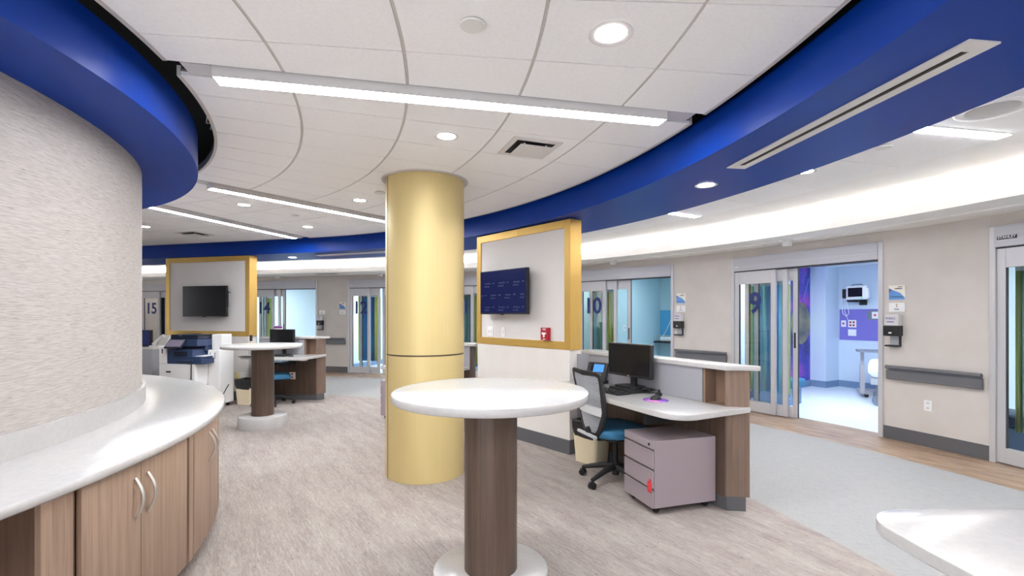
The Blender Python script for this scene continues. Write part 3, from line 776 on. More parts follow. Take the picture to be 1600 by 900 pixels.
obj('mat', bm, noise_mat('purple_swirl_print', rgb(96, 70, 190), rgb(214, 130, 190), (9, 9, 9), 2, 0.7, 0.45, 0.6), mpd)
mouse(P3(S1, 1.25, -0.32, 0.788), hS, 'black mouse on the purple mouse mat')
# card reader and cables behind
cd_ = thing('cable_bundle', 'tangle of black cables behind the near monitor', 'cables', P3(S1, 1.0, -0.13, 0.785), hS)
bm = newbm()
rr = random.Random(4)
for k in range(4):
    tube(bm, [(0.02 * k - 0.08 + 0.07 * math.sin(i * 0.9 + k), 0.035 * math.cos(i * 0.8 + k) - 0.01, 0.008 + 0.03 * abs(math.sin(i * 0.6 + k * 0.7))) for i in range(12)], 0.005, 6)
obj('cables', bm, M['blackp'], cd_, smooth_angle=60)
bx_ = thing('card_reader', 'small black card reader behind the mouse', 'card reader', P3(S1, 1.13, -0.17, 0.785), hS)
bm = newbm(); bx(bm, -0.022, 0.022, -0.02, 0.02, 0, 0.03, 0.005); bx(bm, -0.012, 0.012, -0.004, 0.012, 0.03, 0.055, 0.004); obj('reader_body', bm, M['blackm'], bx_)
# phone with a lit screen
ph = thing('desk_phone', 'black desk phone with a lit blue screen on the near desk', 'phone', P3(S1, 0.27, -0.20, 0.785), hS + math.radians(20))
bm = newbm(); prism(bm, [(-0.11, -0.10), (0.11, -0.10), (0.11, 0.10), (-0.11, 0.10)], 0, 0.03, 0.004)
bx(bm, -0.11, 0.11, -0.012, 0.012, 0.0, 0.20, 0.005, mx=Matrix.Translation((0, 0.03, 0.015)) @ Matrix.Rotation(math.radians(-22), 4, 'X')); obj('body', bm, M['blackp'], ph)
bm = newbm(); bx(bm, -0.045, 0.075, -0.0135, -0.0125, 0.10, 0.18, mx=Matrix.Translation((0, 0.03, 0.015)) @ Matrix.Rotation(math.radians(-22), 4, 'X')); obj('screen', bm, M['phonelcd'], ph)
bm = newbm(); bx(bm, -0.105, -0.06, -0.04, -0.012, 0.0, 0.19, 0.01, mx=Matrix.Translation((0, 0.03, 0.015)) @ Matrix.Rotation(math.radians(-22), 4, 'X')); obj('handset', bm, M['blackm'], ph)
bm = newbm()
for r in range(4):
    for k in range(3): bx(bm, -0.02 + k * 0.028, 0.0 + k * 0.028, -0.015, -0.012, 0.02 + r * 0.018, 0.032 + r * 0.018, mx=Matrix.Translation((0, 0.03, 0.015)) @ Matrix.Rotation(math.radians(-22), 4, 'X'))
obj('keypad', bm, M['steelgrey'], ph)
cp = thing('pen_cup', 'small dark cup beside the desk phone', 'cup', P3(S1, 0.10, -0.17, 0.785), 0)
bm = newbm(); lathe(bm, [(0, 0), (0.035, 0), (0.04, 0.10), (0.036, 0.10), (0.032, 0.006), (0, 0.006)], 24); obj('cup', bm, M['chrome'], cp, smooth_angle=40)

# ------------------------------------------------------------------ task chairs
def task_chair(loc, rotz, label):
    t = thing('task_chair', label, 'chair', loc, rotz, 'blue task chairs')
    for k in range(5):
        a = math.radians(220 + 72 * k - 19.7); d = Vector((math.cos(a), math.sin(a), 0))
        bm = newbm()
        P = [d * 0.02 + Vector((0, 0, 0.13)), d * 0.12 + Vector((0, 0, 0.125)), d * 0.24 + Vector((0, 0, 0.095)), d * 0.315 + Vector((0, 0, 0.075))]
        tube(bm, P, [0.03, 0.026, 0.021, 0.017], 10); lg = obj('base_leg', bm, M['blackm'], t, smooth_angle=60)
        bm = newbm(); c = d * 0.315; s = Vector((-d.y, d.x, 0))
        for q in (-1, 1):
            p = c + s * 0.014 * q + Vector((0, 0, 0.028)); tube(bm, [p - s * 0.011, p + s * 0.011], 0.028, 18)
        tube(bm, [c + Vector((0, 0, 0.03)), c + Vector((0, 0, 0.08))], 0.009, 8)
        bx(bm, c.x - 0.02, c.x + 0.02, c.y - 0.02, c.y + 0.02, 0.045, 0.062, 0.006)
        obj('caster', bm, M['blackp'], lg, smooth_angle=40)
    bm = newbm(); tube(bm, [(0, 0, 0.06), (0, 0, 0.17)], 0.032, 16); tube(bm, [(0, 0, 0.16), (0, 0, 0.42)], 0.02, 16); obj('gas_column', bm, M['blackm'], t, smooth_angle=40)
    bm = newbm(); prism(bm, rrect(-0.20, 0.22, -0.21, 0.21, 0.09), 0.405, 0.44, 0.01); bx(bm, -0.12, 0.14, -0.08, 0.08, 0.37, 0.41, 0.01)
    tube(bm, [(0.05, -0.10, 0.395), (0.05, -0.27, 0.39)], 0.007, 8); obj('seat_pan', bm, M['blackm'], t, smooth_angle=40)
    bm = newbm(); prism(bm, rrect(-0.235, 0.255, -0.245, 0.245, 0.10, 8), 0.43, 0.50, 0.0)
    es = [e for e in bm.edges if abs(e.verts[0].co.z - e.verts[1].co.z) < 1e-5]
    bmesh.ops.bevel(bm, geom=es, offset=0.03, segments=4, affect='EDGES', profile=0.55)
    for v in bm.verts:
        if v.co.x > 0.17: v.co.z -= 0.018 * (v.co.x - 0.17) / 0.085
    obj('seat_cushion', bm, M['seat'], t, smooth_angle=60)
    # back frame outline in (y, z), leaning back
    def bk(y, z): return Vector((-0.235 - 0.055 * (z - 0.45) / 0.55 - 0.10 * max(0, (z - 0.72)) + 0.035 * math.cos(PI * y / 0.5) * -1 + 0.035, y, z))
    half = [(0.0, 1.0), (0.20, 1.0), (0.245, 0.985), (0.25, 0.94), (0.248, 0.80), (0.24, 0.64), (0.215, 0.58), (0.15, 0.47), (0.10, 0.42), (0.0, 0.41)]
    out = half + [(-y, z) for y, z in half[-2:0:-1]]
    bm = newbm(); ns = len(out); rings = []
    for i, (y, z) in enumerate(out):
        cc = Vector((0, 0.70)) if z > 0.6 else Vector((0, 0.60))
        d = Vector((-y, (0.72 - z))); d.normalize()
        w = 0.046
        a = bk(y, z); b = bk(y + d.x * w, z + d.y * w)
        f = Vector((-0.026, 0, 0))
        rings.append([bm.verts.new(p) for p in (a, b, b + f, a + f)])
    for i in range(ns):
        A, B = rings[i], rings[(i + 1) % ns]
        for k in range(4): bm.faces.new((A[k], A[(k + 1) % 4], B[(k + 1) % 4], B[k]))
    o = obj('back_frame', bm, M['blackm'], t)
    bv = o.modifiers.new('bevel', 'BEVEL'); bv.width = 0.007; bv.segments = 2; bv.limit_method = 'ANGLE'
    bm = newbm(); nu, nv = 22, 30; V = {}
    for j in range(nv + 1):
        z = 0.45 + (0.965 - 0.45) * j / nv
        hw = 0.215 if z > 0.62 else 0.215 - (0.62 - z) / 0.17 * 0.10
        for i in range(nu + 1):
            y = -hw + 2 * hw * i / nu; V[i, j] = bm.verts.new(bk(y, z) + Vector((-0.014, 0, 0)))
    for j in range(nv):
        for i in range(nu): bm.faces.new((V[i, j], V[i + 1, j], V[i + 1, j + 1], V[i, j + 1]))
    o = obj('back_mesh', bm, M['mesh'], t)
    wf = o.modifiers.new('wire', 'WIREFRAME'); wf.thickness = 0.011; wf.use_even_offset = False
    bm = newbm()
    P = [bk(-0.225 + 0.45 * k / 10, 0.655) + Vector((-0.022, 0, 0)) for k in range(11)]
    for a, b in zip(P[:-1], P[1:]):
        vs = [bm.verts.new(p) for p in (a + Vector((0, 0, 0.04)), b + Vector((0, 0, 0.04)), b - Vector((0, 0, 0.035)), a - Vector((0, 0, 0.035)))]
        bm.faces.new(vs)
    bmesh.ops.remove_doubles(bm, verts=bm.verts[:], dist=1e-4)
    o = obj('lumbar_band', bm, M['lumbar'], t); s_ = o.modifiers.new('solid', 'SOLIDIFY'); s_.thickness = 0.01
    bm = newbm(); bx(bm, -0.30, -0.275, -0.16, 0.16, 0.43, 0.455, 0.006); obj('back_crossbar', bm, M['lumbar'], t)
    bm = newbm()
    tube(bm, [(-0.05, 0, 0.395), (-0.17, 0, 0.40), (-0.26, 0, 0.44), (-0.285, 0, 0.50)], [0.03, 0.03, 0.028, 0.022], 10); obj('back_bracket', bm, M['blackm'], t, smooth_angle=60)
    return t
ch = task_chair((0.92, 4.29, 0), math.radians(19.7), 'blue-seat mesh-back task chair at the near desk')
dup(ch, (-3.93, 7.95, 0), math.radians(28), 'blue-seat task chair behind the far round table')

# ------------------------------------------------------------------ mobile pedestal
def pedestal(loc, rotz, label, tagged=True):
    t = thing('mobile_pedestal', label, 'drawer unit', loc, rotz, 'lilac grey mobile pedestals')
    Wd, D, z0, z1 = 0.40, 0.555, 0.05, 0.545
    bm = newbm(); bx(bm, 0.018, D, -Wd / 2, Wd / 2, z0, z1, 0.003); bx(bm, 0.0, 0.02, -Wd / 2, Wd / 2, z1 - 0.058, z1, 0.003); obj('cabinet', bm, M['lilac'], t)
    bm = newbm(); bx(bm, 0.012, 0.02, -Wd / 2 + 0.004, Wd / 2 - 0.004, z0, z1 - 0.05); obj('shadow_gap', bm, M['lilacd'], t)
    dh = (z1 - 0.06 - z0) / 3
    for k in range(3):
        a = z0 + k * dh + 0.002; b = a + dh - 0.022
        bm = newbm(); bx(bm, -0.003, 0.014, -Wd / 2 + 0.001, Wd / 2 - 0.001, a, b, 0.004)
        d = obj('drawer', bm, M['lilac'], t)
        bm = newbm(); bx(bm, -0.008, 0.008, -Wd / 2 + 0.003, Wd / 2 - 0.003, b + 0.002, b + 0.008, 0.002); obj('finger_pull', bm, M['lilac'], d)
    bm = newbm(); tube(bm, [(-0.004, -Wd / 2 + 0.045, z1 - 0.03), (0.002, -Wd / 2 + 0.045, z1 - 0.03)], 0.011, 16); obj('lock', bm, M['blackm'], t)
    for sx in (0.06, D - 0.06):
        for sy in (-Wd / 2 + 0.05, Wd / 2 - 0.05):
            bm = newbm(); tube(bm, [(sx, sy - 0.011, 0.023), (sx, sy + 0.011, 0.023)], 0.023, 16); bx(bm, sx - 0.015, sx + 0.015, sy - 0.013, sy + 0.013, 0.03, 0.05)
            obj('caster', bm, M['blackp'], t)
    if tagged:
        bm = newbm(); bx(bm, -0.018, -0.006, -Wd / 2 - 0.002, -Wd / 2 + 0.045, 0.17, 0.245, 0.01); bx(bm, -0.014, -0.006, -Wd / 2 + 0.012, -Wd / 2 + 0.03, 0.24, 0.265, 0.004)
        obj('key_tag', bm, M['redtag'], t)
    return t
pedestal((0.972, 3.735, 0), math.radians(17.0), 'lilac grey mobile pedestal with a red key tag under the near desk')
pedestal((-1.79, 7.02, 0), math.radians(-20), 'lilac grey mobile pedestal peeping out left of the gold column', False)

# ------------------------------------------------------------------ bins
def waste_bin(loc, rotz, label, w=0.36, d=0.26, h=0.40):
    t = thing('waste_bin', label, 'bin', loc, rotz, 'beige bins with black liners')
    bm = newbm(); lo = rrect(-w / 2 * 0.82, w / 2 * 0.82, -d / 2 * 0.82, d / 2 * 0.82, 0.03); hi = rrect(-w / 2, w / 2, -d / 2, d / 2, 0.04)
    rows = []
    for f, z, P, Q in ((0, 0, lo, hi), (1, h, lo, hi)):
        rows.append([bm.verts.new((p[0] * (1 - f) + q[0] * f, p[1] * (1 - f) + q[1] * f, z)) for p, q in zip(P, Q)])
    inner = [bm.verts.new((q[0] * 0.95, q[1] * 0.95, h)) for q in hi]; ib = [bm.verts.new((p[0] * 0.95, p[1] * 0.95, 0.02)) for p in lo]
    n = len(lo)
    for i in range(n):
        j = (i + 1) % n
        bm.faces.new((rows[0][i], rows[0][j], rows[1][j], rows[1][i])); bm.faces.new((rows[1][i], rows[1][j], inner[j], inner[i])); bm.faces.new((inner[i], inner[j], ib[j], ib[i]))
    bm.faces.new(rows[0][::-1]); bm.faces.new(ib)
    obj('tub', bm, M['bin'], t, smooth_angle=40)
    bm = newbm(); rows = []; rr = random.Random(2)
    for z, s in ((h - 0.14, 1.0), (h - 0.06, 1.03), (h + 0.012, 1.05), (h + 0.015, 0.93), (h - 0.12, 0.88)):
        k = 0.93 if z < h - 0.1 and s == 1.0 else 1
        rows.append([bm.verts.new((q[0] * s * k * (1 + rr.uniform(-.02, .02)) + 0, q[1] * s * k * (1 + rr.uniform(-.02, .02)), z + rr.uniform(-.012, .012))) for q in hi])
    for a, b in zip(rows[:-1], rows[1:]):
        for i in range(n): bm.faces.new((a[i], a[(i + 1) % n], b[(i + 1) % n], b[i]))
    obj('liner', bm, M['liner'], t, smooth_angle=30)
    return t
waste_bin((0.80, 4.86, 0), math.radians(-50), 'beige bin with black liner behind the near task chair', 0.33, 0.25, 0.40)
waste_bin((-4.36, 7.98, 0), math.radians(-10), 'beige bin with black liner beside the copier', 0.32, 0.25, 0.40)

# ------------------------------------------------------------------ copier
cpz = math.radians(-6)
cp_ = thing('copier', 'large white and navy office copier in front of the far display wall', 'copier', (-5.093, 7.68, 0), cpz); cp_.scale = (0.85, 1, 1)
# local: x to the right along the wall, -y to the viewer
def cbox(name, parts, mat, bev=0.008, sa=None):
    bm = newbm()
    for p in parts: bx(bm, *p, bev)
    return obj(name, bm, mat, cp_)
cbox('paper_cabinet', [(-0.34, 0.36, -0.30, 0.30, 0.04, 0.72)], M['copwhite'])
d1 = cbox('drawer', [(-0.33, 0.35, -0.308, -0.298, 0.40, 0.70)], M['copwhite'], 0.003)
d2 = cbox('drawer', [(-0.33, 0.35, -0.308, -0.298, 0.06, 0.39)], M['copwhite'], 0.003)
for k, (x, z) in enumerate(((-0.15, 0.60), (0.02, 0.30))): obj('grip', (lambda b: (bx(b, x - 0.045, x + 0.045, -0.312, -0.306, z - 0.012, z + 0.012), b)[1])(newbm()), M['copdark'], d1 if k == 0 else d2)
s1 = cbox('side_door', [(0.358, 0.366, -0.26, 0.26, 0.42, 0.70)], M['copwhite'], 0.002)
s2 = cbox('side_door', [(0.358, 0.366, -0.26, 0.26, 0.10, 0.40)], M['copwhite'], 0.002)
obj('grip', (lambda b: (bx(b, 0.365, 0.37, -0.18, -0.04, 0.36, 0.385), bx(b, 0.365, 0.37, 0.06, 0.18, 0.36, 0.385), b)[2])(newbm()), M['copdark'], s2)
cbox('engine_left', [(-0.345, -0.20, -0.30, 0.28, 0.722, 0.97)], M['copwhite'], 0.01)
cbox('engine_body', [(-0.195, 0.30, -0.29, 0.29, 0.722, 0.94), (-0.34, 0.33, -0.05, 0.29, 0.90, 0.985)], M['copnavy'], 0.01)
cbox('output_tray', [(0.05, 0.33, -0.33, -0.05, 0.76, 0.79), (0.10, 0.47, -0.30, 0.10, 0.80, 0.83), (0.20, 0.50, -0.31, 0.12, 0.72, 0.80)], M['copnavy'], 0.008)
cbox('output_slot', [(-0.06, 0.20, -0.294, -0.10, 0.83, 0.91)], M['copdark'], 0.004)
cbox('scanner_bed', [(-0.20, 0.36, -0.26, 0.29, 0.985, 1.09)], M['copnavy'], 0.012)
cbox('document_feeder', [(-0.20, 0.34, -0.22, 0.27, 1.09, 1.14), (-0.20, -0.05, -0.22, 0.27, 1.13, 1.165), (0.0, 0.30, -0.20, 0.20, 1.14, 1.16)], M['copdark'], 0.012)
bm = newbm(); bx(bm, -0.16, 0.17, -0.01, 0.012, -0.085, 0.085, 0.008, mx=Matrix.Translation((0.0, -0.33, 1.03)) @ Matrix.Rotation(math.radians(-42), 4, 'X')); cpn = obj('control_panel', bm, M['copdark'], cp_)
bm = newbm(); bx(bm, -0.14, 0.15, -0.013, -0.009, -0.065, 0.065, mx=Matrix.Translation((0.0, -0.33, 1.03)) @ Matrix.Rotation(math.radians(-42), 4, 'X')); obj('touch_screen', bm, M['touch'], cpn)
cbox('side_feeder', [(0.372, 0.60, -0.05, 0.29, 0.06, 0.92), (0.36, 0.56, 0.05, 0.29, 0.92, 1.16)], M['copwhite'], 0.012)
cbox('feeder_slot', [(0.41, 0.44, -0.053, -0.048, 0.78, 0.88)], M['filegrey'], 0.002); cbox('feeder_slot', [(0.50, 0.53, -0.053, -0.048, 0.78, 0.88)], M['filegrey'], 0.002)
cbox('indicator', [(-0.29, -0.27, -0.304, -0.299, 0.88, 0.95)], M['copdark'], 0.002)
cbox('paper_sheets', [(0.18, 0.48, -0.24, 0.05, 0.832, 0.838)], M['paper'], 0.001)
for sx in (-0.28, 0.30, 0.54):
    for sy in (-0.22, 0.22):
        if sx > 0.5 and sy < 0: continue
        bm = newbm(); tube(bm, [(sx, sy - 0.015, 0.024), (sx, sy + 0.015, 0.024)], 0.024, 12); bx(bm, sx - 0.02, sx + 0.02, sy - 0.02, sy + 0.02, 0.035, 0.062); obj('caster', bm, M['blackp'], cp_)
bm = newbm(); tube(bm, [(0.30, -0.315, 0.72), (0.31, -0.33, 0.5), (0.29, -0.33, 0.26), (0.33, -0.32, 0.2), (0.50, -0.12, 0.19), (0.62, 0.02, 0.22), (0.66, 0.1, 0.36)], 0.008, 8); obj('power_cord', bm, M['blackp'], cp_, smooth_angle=60)
yc = thing('yellow_cable', 'yellow network cable hanging beside the copier', 'cable', (-4.66, 8.02, 0.36), 0)
bm = newbm(); tube(bm, [(0.0, 0.0, 0.12), (0.05, -0.01, 0.16), (0.12, 0, 0.12), (0.14, 0, 0.05), (0.08, -0.01, 0.0), (0.03, 0, 0.04), (0.09, 0, 0.08), (0.12, 0.01, 0.0), (0.06, 0, -0.06)], 0.009, 8); obj('cable', bm, M['cableY'], yc, smooth_angle=60)
def outlet(loc, rotz, label, red=False, w=0.075, h=0.12):
    t = thing('wall_outlet', label, 'outlet', loc, rotz, 'wall outlets')
    box_obj('cover_plate', -w / 2, w / 2, -0.007, 0, -h / 2, h / 2, M['white'], t, 0.002)
    for z in (-0.028, 0.028):
        bm = newbm(); prism(bm, [(0.017 * math.cos(2 * PI * k / 16), 0.014 * math.sin(2 * PI * k / 16)) for k in range(16)], -0.001, 0.002)
        bmesh.ops.transform(bm, matrix=Matrix.Translation((0, -0.0075, z)) @ Matrix.Rotation(PI / 2, 4, 'X'), verts=bm.verts[:]); s = obj('receptacle', bm, M['red'] if red else M['offwhite'], t)
        bm = newbm(); bx(bm, -0.007, -0.004, -0.0105, -0.009, z - 0.004, z + 0.006); bx(bm, 0.004, 0.007, -0.0105, -0.009, z - 0.004, z + 0.006); obj('slots', bm, M['blackm'], s)
    return t
p = on_wall(wB, 1.66, 0.0055, 0.42); outlet(p, aB, 'white outlet on the wall beside the copier')

# ------------------------------------------------------------------ far desk things
hS3 = math.atan2(S3u.y, S3u.x)
monitor(P3(S3, 0.52, -0.20, 0.785), hS3 - math.radians(6), 'black monitor on the far desk', 0.46, 0.30, 0.29)
keyboard(P3(S3, 0.50, -0.42, 0.785), hS3, 'black keyboard on the far desk')
mouse(P3(S3, 0.80, -0.42, 0.785), hS3, 'black mouse on the far desk')
fold = thing('paper_folder', 'pale blue folder clipped under the far desk edge', 'folder', P3(S3, 0.70, -0.62, 0.725), hS3)
box_obj('folder', -0.12, 0.12, -0.10, 0.10, -0.012, 0.018, M['pblue'], fold, 0.003)
outlet(P3(S3, 0.62, -0.067, 0.42), hS3, 'red outlet under the far desk', True, 0.11, 0.12)
tub = thing('wipes_tub', 'white wipes tub with a purple lid on the far counter', 'tub', P3(S3, 0.30, 0.03, 1.095), 0)
bm = newbm(); lathe(bm, [(0, 0), (0.06, 0), (0.063, 0.14), (0, 0.14)], 28); obj('tub', bm, M['white'], tub, smooth_angle=40)
bm = newbm(); lathe(bm, [(0, 0.14), (0.068, 0.14), (0.068, 0.165), (0.05, 0.18), (0, 0.182)], 28); obj('lid', bm, M['purple'], tub, smooth_angle=40)
bot = thing('pump_bottle', 'clear bottle with a black top on the far desk by the gold frame', 'bottle', P3(S3, 0.10, -0.42, 0.785), 0)
bm = newbm(); lathe(bm, [(0, 0), (0.035, 0), (0.037, 0.16), (0.03, 0.2), (0.014, 0.23), (0.014, 0.25), (0, 0.25)], 24); obj('bottle', bm, M['sanclear'], bot, smooth_angle=40)
bm = newbm(); lathe(bm, [(0, 0.25), (0.022, 0.25), (0.024, 0.33), (0.016, 0.35), (0, 0.35)], 20); obj('cap', bm, M['blackp'], bot, smooth_angle=40)
pad = thing('tablet', 'dark tablet lying on the far desk', 'tablet', P3(S3, 0.14, -0.56, 0.785), hS3)
box_obj('tablet', -0.12, 0.12, -0.08, 0.08, 0, 0.01, M['blackp'], pad, 0.003)
# lateral file left of the copier
lf = thing('file_cabinet', 'light grey steel file cabinet left of the copier', 'file cabinet', (-6.32, 8.30, 0), math.radians(-14))
box_obj('cabinet', -0.60, 0.46, -0.22, 0.22, 0.0, 0.90, M['filegrey'], lf, 0.004)
box_obj('top', -0.61, 0.47, -0.23, 0.23, 0.90, 0.925, M['offwhite'], lf, 0.003)
for k in range(3):
    z = 0.05 + k * 0.285
    bm = newbm(); bx(bm, -0.59, 0.45, -0.232, -0.218, z, z + 0.275, 0.003); d = obj('drawer', bm, M['filegrey'], lf)
    bm = newbm(); bx(bm, -0.16, 0.05, -0.238, -0.231, z + 0.19, z + 0.215); obj('pull', bm, M['chrome'], d)
monitor((-6.42, 8.33, 0.925), math.radians(-10), 'monitor with a navy picture on the file cabinet', 0.50, 0.28, 0.145, True)
dp = thing('white_telephone', 'white telephone on the file cabinet beside the copier', 'phone', (-5.98, 8.18, 0.925), math.radians(-14))
bm = newbm(); prism(bm, [(-0.10, -0.09), (0.10, -0.09), (0.10, 0.09), (-0.10, 0.09)], 0, 0.03, 0.004); bx(bm, -0.09, 0.09, -0.01, 0.01, 0, 0.2, 0.005, mx=Matrix.Translation((0, 0.05, 0.02)) @ Matrix.Rotation(math.radians(-30), 4, 'X')); obj('body', bm, M['offwhite'], dp)
bm = newbm(); tube(bm, [(-0.09, -0.02, 0.04), (-0.04, 0.0, 0.11), (0.02, 0.02, 0.17), (0.07, 0.03, 0.19)], [0.03, 0.02, 0.02, 0.03], 10); obj('handset', bm, M['offwhite'], dp, smooth_angle=60)

# ------------------------------------------------------------------ corridor wall, doors and rooms
RW = 10.42
DOORS = [  # number, theta right jamb, theta left jamb, panel edges (right stile of panels a, b, c as fraction from left), colours
    (8, 6.2, 17.72, (0.36, 0.68, 0.985), 'rwallw', 'curg', None),
    (9, 23.27, 34.67, (0.345, 0.415, 0.475), 'rwall9', 'cur9', 'violet'),
    (10, 40.42, 51.82, (0.325, 0.43, 0.565), 'rwall10', 'curg', 'azure'),
    (11, 58.4, 69.8, (0.325, 0.42, 0.565), 'rwall10', 'curg', 'azure'),
    (12, 73.6, 84.93, (0.30, 0.42, 0.72), 'rwallw', 'cur12', None),
    (14, 89.85, 101.25, (0.35, 0.428, 0.483), 'rwallw', 'curg', None),
    (15, 111.2, 122.6, (0.34, 0.44, 0.50), 'rwall10', 'curg', None)]
WT = 2.62
names = ['right', 'by_door_8', 'by_door_9', 'by_door_10', 'by_door_11', 'by_door_12', 'by_door_14', 'left']
edges = [-50] + [x for d in DOORS for x in (d[1], d[2])] + [132]
for k in range(0, len(edges), 2):
    a, b = edges[k], edges[k + 1]
    bm = newbm(); sweep(bm, [(RW, 0), (RW + 0.14, 0), (RW + 0.14, WT), (RW, WT)], a, b, 2.0)
    nm = 'wall_corridor_' + str(k // 2 + 1)
    lab = ['beige corridor wall right of door 8', 'beige wall between door 8 and door 9', 'beige wall between door 9 and door 10', 'beige wall between door 10 and door 11',
           'beige wall between door 11 and door 12', 'beige wall between door 12 and door 14', 'beige wall between door 14 and door 15', 'beige corridor wall left of door 15'][k // 2]
    struct(obj(nm, bm, M['wall'], smooth_angle=30), lab, 'wall')
    bm = newbm(); sweep(bm, [(RW - 0.008, 0), (RW - 0.0005, 0), (RW - 0.0005, 0.15), (RW - 0.006, 0.15)], a + 0.02, b - 0.02, 2.0)
    struct(obj('baseboard_corridor_' + str(k // 2 + 1), bm, M['kick'], smooth_angle=30), lab.replace('beige', 'charcoal baseboard of the'), 'baseboard')

def slider(num, tR, tL, fr, rw, cur, band):
    PL, PR = pt(tL, RW), pt(tR, RW)
    d = PR - PL; Wd = d.length; ang = heading(d)      # local x from left jamb to right jamb, -y to the corridor
    root = thing('door_%d' % num, 'aluminium sliding glass door to room %d' % num, 'door', (PL.x, PL.y, 0), ang, None, 'structure')
    HT = 2.355
    # wall above
    bm = newbm(); bx(bm, 0, Wd, 0.0, 0.14, HT, WT); obj('wall_over_door', bm, M['wall'], root)
    bm = newbm()
    bx(bm, 0, 0.05, -0.02, 0.15, 0, HT, 0.003); obj('jamb', bm, M['alu'], root)
    bm = newbm(); bx(bm, Wd - 0.05, Wd, -0.02, 0.15, 0, HT, 0.003); obj('jamb', bm, M['alu'], root)
    bm = newbm(); bx(bm, 0.05, Wd - 0.05, -0.03, 0.15, 2.145, HT, 0.004); bx(bm, 0.05, Wd - 0.05, -0.035, -0.03, 2.25, 2.256)
    hd = obj('header', bm, M['aluhdr'], root)
    bm = newbm(); bx(bm, 0.05, Wd - 0.05, -0.005, 0.13, 2.13, 2.145); obj('track', bm, M['gap'], root)
    if num == 8:
        box_obj('name_badge', 0.075, 0.235, -0.034, -0.0305, 2.215, 2.255, M['blackm'], root)
        text_obj('lettering', 'STANLEY', 0.036, M['paper'], root, 0.0006, face_mx(0.155, -0.0345, 2.234), 0.0005, 1.0)
    else:
        box_obj('sensor_strip', 0.08, 0.14, -0.034, -0.0305, 2.20, 2.212, M['white'], root)
    bot, top = 0.012, 2.13
    wP = fr[0] * Wd - 0.05
    ys = (0.0, 0.045, 0.09)
    xs = [(0.052, fr[0] * Wd), (max(0.052, fr[1] * Wd - wP), fr[1] * Wd), (max(0.06, fr[2] * Wd - wP), fr[2] * Wd)]
    for k in range(3):
        x0, x1 = xs[k]; y = ys[k]
        st = 0.072 if k == 0 else 0.066
        tp = 0.19 if k == 0 else 0.17
        bm = newbm()
        bx(bm, x0, x0 + st, y, y + 0.038, bot, top, 0.003); bx(bm, x1 - st, x1, y, y + 0.038, bot, top, 0.003)
        bx(bm, x0 + st, x1 - st, y, y + 0.038, top - tp, top, 0.002); bx(bm, x0 + st, x1 - st, y, y + 0.038, bot, bot + 0.15, 0.002)
        pn = obj('sliding_panel', bm, M['alu'], root)
        bm = newbm(); v = [bm.verts.new(p) for p in ((x0 + st, y + 0.019, bot + 0.15), (x1 - st, y + 0.019, bot + 0.15), (x1 - st, y + 0.019, top - tp), (x0 + st, y + 0.019, top - tp))]; bm.faces.new(v)
        obj('pane', bm, M['glass'], pn)
        bm = newbm()
        for (a, b) in ((x0 + st, x0 + st + 0.008), (x1 - st - 0.008, x1 - st)): bx(bm, a, b, y + 0.008, y + 0.03, bot + 0.15, top - tp)
        obj('gasket', bm, M['gap'], pn)
        if k == 0 and num != 8:
            text_obj('number', str(num), 0.435, M['num'], pn, 0.001, face_mx((x0 + x1) / 2, y + 0.017, 1.635), 0.010, 0.95)
        if k == 2:
            bm = newbm(); bx(bm, x1 - 0.05, x1 - 0.024, y - 0.006, y, 1.0, 1.22, 0.004); obj('pull', bm, M['blackp'], pn)
            bm = newbm(); bx(bm, x1 - 0.001, x1 + 0.004, y + 0.006, y + 0.032, bot, top); obj('edge_seal', bm, M['gap'], pn)
    # ---- room behind
    return root
for D in DOORS: slider(*D)

